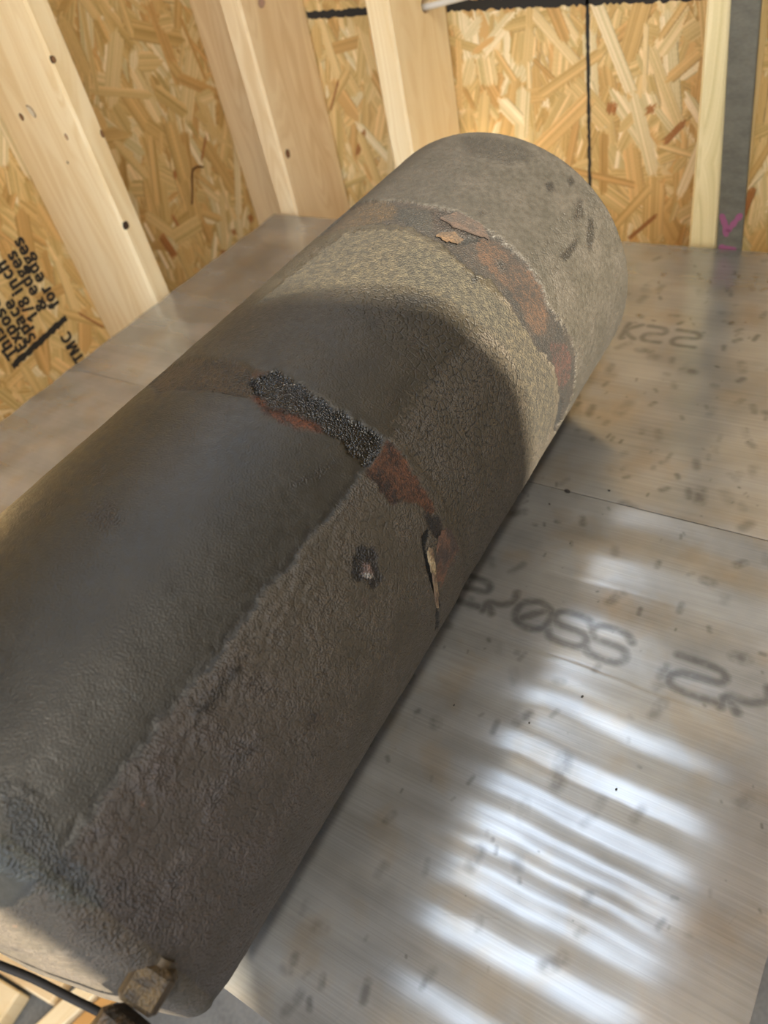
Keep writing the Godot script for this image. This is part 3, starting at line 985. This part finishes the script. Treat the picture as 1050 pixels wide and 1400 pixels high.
# ---------------------------------------------------------------- the tank
func paint_row(y: int) -> void:
	# base coat of one row of the tank's surface: [rgba bytes, coarse relief in mm, fine relief bytes]
	var out := PackedByteArray()
	out.resize(TEX_W * 4)
	var coarse := PackedFloat32Array()
	coarse.resize(TEX_W)
	var fine := PackedByteArray()
	fine.resize(TEX_W)
	var z := Z_SPAN * y / TEX_H
	for x in TEX_W:
		var i := y * TEX_W + x
		var na := noise_a[i] / 255.0
		var nb := noise_b[i] / 255.0
		var nc := noise_c[i] / 255.0
		var nd := noise_d[i] / 255.0
		var th := TH_MIN + TH_SPAN * x / TEX_W
		var wob := (na - 0.5) * 3.0 + (nb - 0.5) * 2.2
		# which coat: 0 the smooth left side, 1 the thick rough one on the right of the seam
		var seam := 48.0 + (wob * 0.9 if z > 0.34 else wob * 3.0)
		var right := clampf((th - seam) * 1.6 + 0.5, 0.0, 1.0)
		var far := 1.0 - smoothstep(0.13, 0.19, z)
		var nearness := smoothstep(0.34, 0.42, z)
		var endness := smoothstep(0.45, 0.58, z)
		var r := lerpf(74.0, 60.0, nearness)
		var g := lerpf(66.0, 57.0, nearness)
		var b := lerpf(50.0, 48.0, nearness)
		# dusty shoulder on the far left
		var shoulder := smoothstep(-8.0, -32.0, th + (na - 0.5) * 20.0)
		r = lerpf(r, 84.0, shoulder * 0.8)
		g = lerpf(g, 75.0, shoulder * 0.8)
		b = lerpf(b, 54.0, shoulder * 0.8)
		var rr := lerpf(110.0, 104.0, endness)
		var rg := lerpf(99.0, 93.0, endness)
		var rb := lerpf(83.0, 86.0, endness)
		r = lerpf(r, rr, right)
		g = lerpf(g, rg, right)
		b = lerpf(b, rb, right)
		# the far end: grey dust, paler round the right side
		var fr := lerpf(70.0, 86.0, smoothstep(40.0, 75.0, th + wob * 4.0))
		r = lerpf(r, fr, far)
		g = lerpf(g, fr * 0.925, far)
		b = lerpf(b, fr * 0.80, far)
		var mot := 1.0 + (na - 0.5) * 0.30 + (nb - 0.5) * 0.20 + (nc - 0.5) * 0.12
		r *= mot
		g *= mot
		b *= mot + (na - 0.5) * 0.08
		# bright grit
		if nc > 0.93 and nb > 0.55:
			r += 50.0
			g += 48.0
			b += 44.0
		var rough := lerpf(lerpf(0.62, 0.50, nearness), 0.72, maxf(right, far)) + (nb - 0.5) * 0.25
		# highlight painted on the thick coat's torn bare edge, shade painted along its base
		var lip_highlight := exp(-pow((th - seam - 0.9) / 0.55, 2.0)) * smoothstep(0.36, 0.44, z) * clampf((na - 0.35) * 4.0, 0.15, 1.0)
		var foot_shade := exp(-pow((th - seam + 0.9) / 0.8, 2.0)) * smoothstep(0.33, 0.40, z)
		r = lerpf(r * (1.0 - foot_shade * 0.35), 126.0, lip_highlight * 0.6)
		g = lerpf(g * (1.0 - foot_shade * 0.35), 120.0, lip_highlight * 0.6)
		b = lerpf(b * (1.0 - foot_shade * 0.35), 110.0, lip_highlight * 0.6)
		# relief
		var wrinkle := 1.0 - absf(nb * 2.0 - 1.0)
		var bumpy := maxf(right, 0.18 * (1.0 - nearness))
		var patchy := clampf((na - 0.30) * 2.6, 0.15, 1.3)
		var grainy := bumpy * patchy * (1.0 - far * 0.75)
		var h := (na - 0.5) * 0.5 + (nb - 0.5) * 0.7 * grainy + sqrt(nd) * 0.35 * grainy
		if z > 0.345:
			h += right * 1.3
			# folds of thick paint along the seam
			var fold := exp(-pow((th - 53.0) / 5.0, 2.0))
			h += fold * (absf(sin(th * 0.9 + na * 9.0 + nb * 2.0)) * 2.4) * smoothstep(0.38, 0.45, z) * (0.1 + na * 1.2)
		else:
			h += exp(-pow((th - 47.5) / 1.2, 2.0)) * -0.35 * (1.0 - far)
		coarse[x] = h
		var crack := clampf((0.15 - nd) * 9.0, 0.0, 1.0)
		var crackly := clampf(smoothstep(0.17, 0.2, z) * (1.0 - smoothstep(0.33, 0.36, z)) * (0.15 + 0.65 * smoothstep(0.30, 0.24, z + (th - 20.0) * -0.001) + 0.3 * right) + right * 0.35, 0.0, 1.0)
		var pit := clampf((0.16 - nc) * 8.0, 0.0, 1.0) * clampf((nb - 0.5) * 8.0, 0.0, 1.0) * clampf(bumpy + 0.1, 0.0, 1.0)
		var hf := 0.5 + (nc - 0.5) * (0.06 + 0.42 * grainy) + (nb - 0.5) * (0.015 + 0.22 * grainy) - pit * 0.45 - crack * crackly * 0.4
		fine[x] = clampi(int(hf * 255.0), 0, 255)
		var dk := (1.0 - crack * crackly * 0.3) * (1.0 - pit * 0.45)
		out[x * 4] = clampi(int(r * dk), 0, 255)
		out[x * 4 + 1] = clampi(int(g * dk), 0, 255)
		out[x * 4 + 2] = clampi(int(b * dk), 0, 255)
		out[x * 4 + 3] = clampi(int(rough * 255.0), 20, 250)
	tank_rows[y] = [out, coarse, fine]


func mark_pixels(which: String, rgba: PackedByteArray, fine: PackedByteArray) -> void:
	var flat: Array = MARKS[which]
	var look: Array = LOOKS[which]
	var poly := PackedVector2Array()
	var box := Rect2()
	for i in flat.size() / 2:
		var p := Vector2((flat[i * 2 + 1] - TH_MIN) / TH_SPAN * TEX_W, flat[i * 2] / Z_SPAN * TEX_H)
		poly.append(p)
		box = Rect2(p, Vector2.ZERO) if i == 0 else box.expand(p)
	var rag: float = look[4]
	var soft: float = look[5]
	box = box.grow(rag + 6.0)
	var c: Color = look[0]
	var rough: float = look[3]
	var relief: float = look[2]
	var reach := 1.0 + soft * 22.0
	var closed := PackedVector2Array(poly)
	closed.append(poly[0])
	for y in range(maxi(0, int(box.position.y)), mini(TEX_H, int(box.end.y))):
		for x in range(maxi(0, int(box.position.x)), mini(TEX_W, int(box.end.x))):
			var i := y * TEX_W + x
			var na := noise_a[i] / 255.0 - 0.5
			var nb := noise_b[i] / 255.0 - 0.5
			var nc := noise_c[i] / 255.0 - 0.5
			var p := Vector2(x + (na * 1.6 + nb * 1.4) * rag, y + (nb * 1.6 - na * 1.4 + nc) * rag)
			if not Geometry2D.is_point_in_polygon(p, poly):
				continue
			var k := 1.0
			if soft > 0.06:
				var best := 1e9
				for e in closed.size() - 1:
					best = minf(best, p.distance_squared_to(Geometry2D.get_closest_point_to_segment(p, closed[e], closed[e + 1])))
					if best < 1.0:
						break
				k = clampf(sqrt(best) / reach + nb * soft, 0.0, 1.0)
			var a: float = k * look[1]
			var mot := 1.0 + nb * 0.9 + nc * 0.7
			if relief < -0.3 or relief > 0.35:
				mot *= 1.0 - 0.5 * clampf((na + nb * 1.5 - 0.05) * 5.0, 0.0, 1.0)
			rgba[i * 4] = clampi(int(lerpf(rgba[i * 4], c.r8 * mot, a)), 0, 255)
			rgba[i * 4 + 1] = clampi(int(lerpf(rgba[i * 4 + 1], c.g8 * mot, a)), 0, 255)
			rgba[i * 4 + 2] = clampi(int(lerpf(rgba[i * 4 + 2], c.b8 * mot, a)), 0, 255)
			rgba[i * 4 + 3] = clampi(int(lerpf(rgba[i * 4 + 3], rough * 255.0, a)), 20, 250)
			tank_coarse[i] += relief * k + (nb * 0.9 * a if relief < -0.3 and rough > 0.5 else 0.0)
			fine[i] = clampi(int(fine[i] + nc * 70.0 * a), 0, 255)


func coarse_at(th: float, z: float) -> float:
	var fx := clampf((th - TH_MIN) / TH_SPAN * TEX_W, 0.0, TEX_W - 1.0)
	var fy := clampf(z / Z_SPAN * TEX_H, 0.0, TEX_H - 1.0)
	# the mean of a small patch, as the mesh is coarser than the field
	var sum := 0.0
	for d in [Vector2i(-2, -1), Vector2i(1, -2), Vector2i(2, 1), Vector2i(-1, 2), Vector2i(0, 0)]:
		sum += tank_coarse[clampi(int(fy) + d.y, 0, TEX_H - 1) * TEX_W + clampi(int(fx) + d.x, 0, TEX_W - 1)]
	return sum / 5.0


func on_tank(th: float, z: float, lift: float) -> Vector3:
	var a := deg_to_rad(th)
	var r := TANK_RADIUS + lift
	return Vector3(sin(a) * r, TANK_RADIUS + cos(a) * r, z)


func build_tank() -> void:
	noise_a = noise_image(TEX_W, TEX_H, 91, 0.012, 5)
	noise_b = noise_image(TEX_W, TEX_H, 92, 0.06, 4)
	noise_c = noise_image(TEX_W, TEX_H, 93, 0.28, 2)
	noise_d = noise_image(TEX_W, TEX_H, 94, 0.085, 2, FastNoiseLite.TYPE_CELLULAR)
	tank_rows.resize(TEX_H)
	var job := WorkerThreadPool.add_group_task(paint_row, TEX_H)
	WorkerThreadPool.wait_for_group_task_completion(job)
	var rgba := PackedByteArray()
	var fine := PackedByteArray()
	for y in TEX_H:
		rgba.append_array(tank_rows[y][0])
		tank_coarse.append_array(tank_rows[y][1])
		fine.append_array(tank_rows[y][2])
	tank_rows.clear()
	for which in LOOKS:
		mark_pixels(which, rgba, fine)
	var m := StandardMaterial3D.new()
	m.resource_name = "tank_skin"
	var t := texture_of(TEX_W, TEX_H, rgba, Image.FORMAT_RGBA8)
	m.albedo_texture = t
	m.albedo_color = Color(0.54, 0.54, 0.54)
	m.roughness = 1.0
	m.roughness_texture = t
	m.roughness_texture_channel = BaseMaterial3D.TEXTURE_CHANNEL_ALPHA
	m.heightmap_enabled = true
	m.heightmap_texture = texture_of(TEX_W, TEX_H, fine, Image.FORMAT_L8)
	m.heightmap_scale = 0.42
	m.texture_repeat = false
	mats.tank = m

	var root := base("steel_tank", Vector3(0.582, 0.0014, 0.32322))
	root.rotation.y = 0.03607
	tag(root, "rusted cylindrical steel tank lying on the steel sheets", "tank")
	put("shell", shell_mesh(), m, root)
	put("far_head", head_mesh(false), m, root)
	var head_skin := m.duplicate() as StandardMaterial3D
	head_skin.resource_name = "head_skin"
	head_skin.albedo_color = Color(0.62, 0.62, 0.57)
	put("near_head", head_mesh(true), head_skin, root)
	build_flakes(root)
	build_fitting(root)


func shell_mesh() -> ArrayMesh:
	var angles := PackedFloat32Array()
	var a := -44.0
	while a < 122.0:
		angles.append(a)
		a += 0.42
	while a < 316.0:
		angles.append(a)
		a += 3.0
	angles.append(316.0)
	var nt := angles.size()
	var nz := 520
	var vs := PackedVector3Array()
	var uvs := PackedVector2Array()
	var rad := PackedFloat32Array()
	vs.resize(nt * (nz + 1))
	uvs.resize(nt * (nz + 1))
	for k in nz + 1:
		var z := TANK_LENGTH * k / nz
		for j in nt:
			var th := angles[j]
			var fade := smoothstep(-44.0, -40.0, th) * (1.0 - smoothstep(118.0, 122.0, th))
			var lift := 0.0
			if fade > 0.0:
				lift = coarse_at(th, z) * 0.001 * fade * smoothstep(TANK_LENGTH, TANK_LENGTH - 0.012, z)
			# the far rim is rolled over slightly
			lift -= 0.004 * pow(clampf(1.0 - z / 0.008, 0.0, 1.0), 2.0)
			var i := k * nt + j
			vs[i] = on_tank(th, z, lift)
			uvs[i] = Vector2((th - TH_MIN) / TH_SPAN, z / Z_SPAN)
	var ns := PackedVector3Array()
	ns.resize(vs.size())
	for k in nz + 1:
		var kz := nt if k < nz else 0
		var kb := nt if k > 0 else 0
		for j in nt:
			var i := k * nt + j
			var du := vs[i + 1 if j < nt - 1 else k * nt + 1] - vs[i - 1 if j > 0 else k * nt + nt - 2]
			var dv := vs[i + kz] - vs[i - kb]
			ns[i] = dv.cross(du).normalized()
	var ids := PackedInt32Array()
	ids.resize(nz * (nt - 1) * 6)
	var o := 0
	for k in nz:
		for j in nt - 1:
			var i := k * nt + j
			ids[o] = i
			ids[o + 1] = i + nt
			ids[o + 2] = i + 1
			ids[o + 3] = i + 1
			ids[o + 4] = i + nt
			ids[o + 5] = i + nt + 1
			o += 6
	if ns[nt * 5 + 5].dot(vs[nt * 5 + 5] - Vector3(0, TANK_RADIUS, vs[nt * 5 + 5].z)) < 0.0:
		for i in ns.size():
			ns[i] = -ns[i]
	# clockwise seen from outside
	var p := vs[ids[0]]
	var facing := (vs[ids[1]] - p).cross(vs[ids[2]] - p).dot(ns[ids[0]])
	if facing > 0.0:
		for i in range(0, ids.size(), 3):
			var q := ids[i + 1]
			ids[i + 1] = ids[i + 2]
			ids[i + 2] = q
	return arrays_mesh(vs, ns, uvs, ids)


func arrays_mesh(vs: PackedVector3Array, ns: PackedVector3Array, uvs: PackedVector2Array, ids: PackedInt32Array) -> ArrayMesh:
	var arrays := []
	arrays.resize(Mesh.ARRAY_MAX)
	arrays[Mesh.ARRAY_VERTEX] = vs
	arrays[Mesh.ARRAY_NORMAL] = ns
	arrays[Mesh.ARRAY_TEX_UV] = uvs
	arrays[Mesh.ARRAY_INDEX] = ids
	var m := ArrayMesh.new()
	m.add_surface_from_arrays(Mesh.PRIMITIVE_TRIANGLES, arrays)
	return m


func head_mesh(near: bool) -> ArrayMesh:
	# turned profile: a knuckle and a shallow dish at the near end, a flat plate just inside the rim at the far end
	var prof := []
	if near:
		var rs := 0.0125
		for i in 13:
			var a := PI / 2 * 0.8 * i / 12
			prof.append(Vector2(TANK_RADIUS - rs + rs * cos(a), TANK_LENGTH + rs * sin(a)))
		var e: Vector2 = prof[-1]
		for i in range(1, 20):
			var q := 1.0 - i / 19.0
			prof.append(Vector2(e.x * q, e.y + 0.025 * (1.0 - q * q)))
	else:
		for i in 10:
			prof.append(Vector2((TANK_RADIUS - 0.0035) * (1.0 - i / 9.0), 0.004 + 0.0002 * i))
	var f := FastNoiseLite.new()
	f.seed = 17
	f.frequency = 38.0
	f.fractal_octaves = 3
	var vs := PackedVector3Array()
	var uvs := PackedVector2Array()
	var ids := PackedInt32Array()
	var nt := 240
	var run := 0.0
	for pi in prof.size():
		var p: Vector2 = prof[pi]
		if pi:
			run += p.distance_to(prof[pi - 1])
		for j in nt + 1:
			var th := 360.0 * j / nt - 140.0
			var c := on_tank(th, p.y, p.x - TANK_RADIUS)
			var bump := f.get_noise_3dv(c) * 0.0011 if near and p.y > TANK_LENGTH + 0.001 else 0.0
			var dir := Vector3(c.x, c.y - TANK_RADIUS, 0.05).normalized()
			if near and p.y <= TANK_LENGTH + 0.004:
				bump += 0.0
			vs.append(c + dir * bump)
			uvs.append(Vector2((th - TH_MIN) / TH_SPAN, (0.618 - run * 0.8 if near else 0.01) / Z_SPAN))
	for i in prof.size() - 1:
		for j in nt:
			var a := i * (nt + 1) + j
			ids.append_array(PackedInt32Array([a, a + 1, a + nt + 1, a + 1, a + nt + 2, a + nt + 1]))
	var st := start()
	for i in ids:
		st.set_uv(uvs[i])
		st.set_smooth_group(0)
		st.add_vertex(vs[i])
	st.index()
	st.generate_normals()
	var mesh := st.commit()
	# make sure that its front looks outwards
	var arr := mesh.surface_get_arrays(0)
	var n: Vector3 = arr[Mesh.ARRAY_NORMAL][arr[Mesh.ARRAY_NORMAL].size() / 2]
	if (n.z < 0.0) == near:
		st = start()
		for i in range(0, ids.size(), 3):
			for q in [ids[i], ids[i + 2], ids[i + 1]]:
				st.set_uv(uvs[q])
				st.set_smooth_group(0)
				st.add_vertex(vs[q])
		st.index()
		st.generate_normals()
		mesh = st.commit()
	return mesh


func flake(outline: Array, lift_a: float, lift_b: float, toward: float, thick: float, seed_no: int) -> ArrayMesh:
	# a curled scale of rust: an outline in (z, degrees) laid over the tank, one side of it lifted
	var rng := RandomNumberGenerator.new()
	rng.seed = seed_no
	var rim := []
	for i in outline.size():
		var a: Vector2 = outline[i]
		var b: Vector2 = outline[(i + 1) % outline.size()]
		for k in 4:
			var q := a.lerp(b, k / 4.0)
			rim.append(q + Vector2(rng.randfn(0.0, 0.0006), rng.randfn(0.0, 0.25)))
	var mid := Vector2.ZERO
	for q in rim:
		mid += q / rim.size()
	var st := start()
	var rings := 5
	var f := FastNoiseLite.new()
	f.seed = seed_no
	f.frequency = 160.0
	var grid := []
	for s in rings + 1:
		var row := []
		for q in rim:
			var p: Vector2 = mid.lerp(q, float(s) / rings)
			var t := clampf((p.y - toward) / 12.0 + 0.5, 0.0, 1.0)
			var lift := lerpf(lift_a, lift_b, t) + f.get_noise_2d(p.x, p.y * 0.0022) * 0.0007
			row.append([on_tank(p.y, p.x, lift + 0.0), on_tank(p.y, p.x, lift - thick), Vector2((p.y - TH_MIN) / TH_SPAN, p.x / Z_SPAN)])
		grid.append(row)
	var n := rim.size()
	for s in rings:
		for j in n:
			var l := (j + 1) % n
			for side in 2:
				var q := [grid[s][j], grid[s + 1][j], grid[s + 1][l], grid[s][j], grid[s + 1][l], grid[s][l]]
				var order := [0, 1, 2, 3, 4, 5] if side == 0 else [0, 2, 1, 3, 5, 4]
				for i in order:
					st.set_uv(q[i][2])
					st.set_smooth_group(side)
					st.add_vertex(q[i][side])
	for j in n:
		var l := (j + 1) % n
		var q := [grid[rings][j][0], grid[rings][j][1], grid[rings][l][1], grid[rings][j][0], grid[rings][l][1], grid[rings][l][0]]
		for v in q:
			st.set_smooth_group(-1)
			st.set_uv(grid[rings][j][2])
			st.add_vertex(v)
	st.generate_normals()
	return st.commit()


func rust_material(called: String, c: Color, d: Color, seed_no: int) -> StandardMaterial3D:
	var w := 256
	var a := noise_image(w, w, seed_no, 0.02, 4)
	var b := noise_image(w, w, seed_no + 1, 0.15, 3)
	var rgb := PackedByteArray()
	rgb.resize(w * w * 3)
	for i in w * w:
		var col := c.lerp(d, clampf((a[i] - 96) / 80.0, 0.0, 1.0))
		var k := 0.75 + b[i] / 510.0
		rgb[i * 3] = int(col.r8 * k)
		rgb[i * 3 + 1] = int(col.g8 * k)
		rgb[i * 3 + 2] = int(col.b8 * k)
	var m := StandardMaterial3D.new()
	m.resource_name = called
	m.albedo_texture = texture_of(w, w, rgb, Image.FORMAT_RGB8)
	m.roughness = 0.85
	m.uv1_scale = Vector3(6, 8, 1)
	m.heightmap_enabled = true
	m.heightmap_texture = texture_of(w, w, b, Image.FORMAT_L8)
	m.heightmap_scale = 0.08
	mats[called] = m
	return m


func build_flakes(root: Node3D) -> void:
	var brown := rust_material("flake_brown", Color8(52, 42, 38), Color8(86, 60, 46), 101)
	var amber := rust_material("flake_amber", Color8(62, 46, 29), Color8(46, 35, 24), 103)
	# the long scale whose edge has come away from the shell
	var o := put("rust_flake", flake([Vector2(0.3625, 77.0), Vector2(0.353, 77.5), Vector2(0.349, 83.0), Vector2(0.35, 92.0), Vector2(0.352, 103.0), Vector2(0.372, 101.0), Vector2(0.378, 96.0), Vector2(0.380, 88.0), Vector2(0.3775, 81.5)], 0.0022, 0.0008, 88.0, 0.0014, 7), brown, root)
	o.set_meta("label", "long brown scale of rust with a lifted edge")
	o = put("rust_flake", flake([Vector2(0.3735, 76.0), Vector2(0.3745, 78.5), Vector2(0.3800, 84.0), Vector2(0.3815, 91.0), Vector2(0.3840, 95.5), Vector2(0.3850, 94.5), Vector2(0.3845, 88.0), Vector2(0.3815, 81.0), Vector2(0.3775, 76.0)], 0.0030, 0.0020, 86.0, 0.0012, 17), rust_material("flake_pale", Color8(128, 112, 86), Color8(94, 76, 60), 107), root)
	o.set_meta("label", "pale torn edge of paint standing beside the crack")
	o = put("rust_flake", flake([Vector2(0.169, 20.5), Vector2(0.163, 24.0), Vector2(0.166, 28.5), Vector2(0.171, 27.0), Vector2(0.175, 24.0), Vector2(0.174, 21.0)], 0.0016, 0.0026, 24.0, 0.0012, 8), amber, root)
	o.set_meta("label", "small amber scale of rust standing up")
	o = put("rust_flake", flake([Vector2(0.137, 20.0), Vector2(0.139, 29.0), Vector2(0.148, 33.5), Vector2(0.152, 29.0), Vector2(0.156, 23.5), Vector2(0.152, 17.0)], 0.0014, 0.0018, 26.0, 0.0012, 9), rust_material("flake_dark", Color8(34, 27, 23), Color8(46, 34, 27), 105), root)
	o.set_meta("label", "dark rust scale above a black crack")


func build_fitting(root: Node3D) -> void:
	# a squared plug screwed into the near head, with a darker valve body below it
	var dull := rust_material("dull_brass", Color8(74, 59, 34), Color8(46, 36, 22), 111)
	dull.metallic = 0.3
	dull.roughness = 0.55
	dull.uv1_scale = Vector3(14, 14, 1)
	var dark := rust_material("dark_brass", Color8(58, 44, 26), Color8(34, 27, 18), 113)
	dark.metallic = 0.3
	dark.roughness = 0.5
	dark.uv1_scale = Vector3(14, 14, 1)
	var inv := root.transform.affine_inverse()
	var c := inv * Vector3(0.7298, 0.1530, 0.9490)
	var out_dir := (inv.basis * Vector3(-0.05, -0.25, 0.95)).normalized()
	var side := (inv.basis * Vector3(0.86, -0.5, 0.0)).normalized()
	side = (side - out_dir * side.dot(out_dir)).normalized()
	var b := Basis(side, out_dir.cross(side), out_dir)
	var plug := put("plug", box_mesh(Vector3.ZERO, Vector3(0.019, 0.014, 0.018), 0.0025), dull, root)
	plug.transform = Transform3D(b, c)
	plug.set_meta("label", "square brown brass plug")
	var valve := put("valve_body", box_mesh(Vector3.ZERO, Vector3(0.021, 0.018, 0.018), 0.003), dark, root)
	valve.transform = Transform3D(b.rotated(out_dir, 0.35), inv * Vector3(0.7292, 0.1478, 0.9695))
	valve.set_meta("label", "dark brown valve body")
	put("neck", tube_mesh(PackedVector3Array([c - out_dir * 0.012, c + out_dir * 0.001]), 0.005, 14), dull, root)


func build_cables() -> void:
	var p := smooth_path(PackedVector3Array([Vector3(0.40, -0.10, 1.03), Vector3(0.55, 0.12, 1.0), Vector3(0.6264, 0.1405, 0.9851), Vector3(0.649, 0.1365, 0.9796), Vector3(0.6674, 0.1342, 0.9752), Vector3(0.6897, 0.1312, 0.9713), Vector3(0.7096, 0.131, 0.968), Vector3(0.7265, 0.1400, 0.9675)]))
	var o := put("black_cable", tube_mesh(p, 0.0019, 12), mats.black_rubber)
	tag(o, "thin black cable running to the brass valve at the near end of the tank", "cable")
	var q := smooth_path(PackedVector3Array([Vector3(0.222, 0.60, -0.1), Vector3(0.222, 0.33, -0.1), Vector3(0.232, 0.268, -0.1), Vector3(0.2724, 0.2576, -0.1), Vector3(0.3267, 0.2635, -0.1), Vector3(0.39, 0.2725, -0.1), Vector3(0.47, 0.285, -0.1), Vector3(0.6, 0.31, -0.09), Vector3(0.668, 0.325, -0.09)]))
	o = put("grey_cable", tube_mesh(q, 0.0042, 12), mats.grey_jacket)
	tag(o, "pale grey cable threaded through the bored stud at the top of the back wall", "cable")


func build_floor_lumber() -> void:
	var o := put("plank", box_mesh(Vector3.ZERO, Vector3(0.14, 0.6, 0.038), 0.003, Vector2(0.1, 0.2)), mats.pine)
	o.transform = Transform3D(Basis(Vector3(0.12, 0, 0.99), Vector3(0.99, 0, -0.12), Vector3(0, 1, 0)).orthonormalized(), Vector3(-0.30, -0.831, 1.178))
	tag(o, "pale pine plank lying flat on the floor past the near end of the bench", "plank", "offcuts on the floor")
	o = put("plank", box_mesh(Vector3.ZERO, Vector3(0.055, 0.5, 0.03), 0.003, Vector2(0.3, 0.1)), mats.pine_warm)
	o.transform = Transform3D(Basis(Vector3(0.12, 0, 0.99), Vector3(0.99, 0, -0.12), Vector3(0, 1, 0)).orthonormalized(), Vector3(-0.205, -0.835, 1.062))
	tag(o, "brownish narrow board lying along the shaded side of the pine plank", "plank", "offcuts on the floor")
	o = put("plank", box_mesh(Vector3.ZERO, Vector3(0.035, 0.5, 0.02), 0.002, Vector2(0.2, 0.6)), mats.pine)
	o.transform = Transform3D(Basis(Vector3(0.93, 0, 0.25), Vector3(-0.25, 0, 0.93), Vector3(0, -1, 0)).orthonormalized(), Vector3(0.03, -0.839, 1.2))
	tag(o, "narrow pale strip of wood on the floor beside the pine plank", "plank", "offcuts on the floor")
	o = put("plank", box_mesh(Vector3.ZERO, Vector3(0.022, 0.5, 0.012), 0.001, Vector2(0.4, 0.3)), mats.edge_grain)
	o.transform = Transform3D(Basis(Vector3(0.93, 0, 0.25), Vector3(-0.25, 0, 0.93), Vector3(0, -1, 0)).orthonormalized(), Vector3(0.064, -0.843, 1.205))
	tag(o, "thin orange strand board strip on the floor beside the pale strip", "plank", "offcuts on the floor")


func build_crumbs() -> void:
	var rng := RandomNumberGenerator.new()
	rng.seed = 404
	var first: MeshInstance3D = null
	var spots := [Vector3(0.7085, 0.0, 0.462), Vector3(0.735, 0, 0.52), Vector3(0.70, 0, 0.482), Vector3(0.742, 0, 0.448), Vector3(0.80, 0, 0.655), Vector3(0.845, 0, 0.71), Vector3(0.775, 0, 0.69), Vector3(0.72, 0, 0.70)]
	var where := ["by the seam", "midway between the seam and the dark lettering", "close beside the tank just in front of the seam", "on the back sheet just behind the seam", "in front of the last letter S of the lettering", "among the bright bands, farthest right of the crumbs", "in the first bright band in front of the lettering", "beside the tank, nearest the front of the crumbs"]
	for s in spots:
		var st := start()
		var ico := SphereMesh.new()
		ico.radius = 0.5
		ico.height = 1.0
		ico.radial_segments = 7
		ico.rings = 4
		st.append_from(ico, 0, Transform3D.IDENTITY)
		var big := first == null
		var o := put("rust_crumb", st.commit(), mats.crumb)
		var k := 0.0042 if big else rng.randf_range(0.0012, 0.0022)
		o.scale = Vector3(k * 1.5, k * 0.7, k)
		o.rotation.y = rng.randf() * TAU
		o.position = s + Vector3(0, k * 0.35 + 0.0002, 0)
		tag(o, "tiny dark crumb of rust " + where[spots.find(s)], "rust crumb", "rust crumbs on the steel sheets")
		if big:
			o.set_meta("label", "largest dark rust crumb, lying by the seam between the sheets")
			first = o
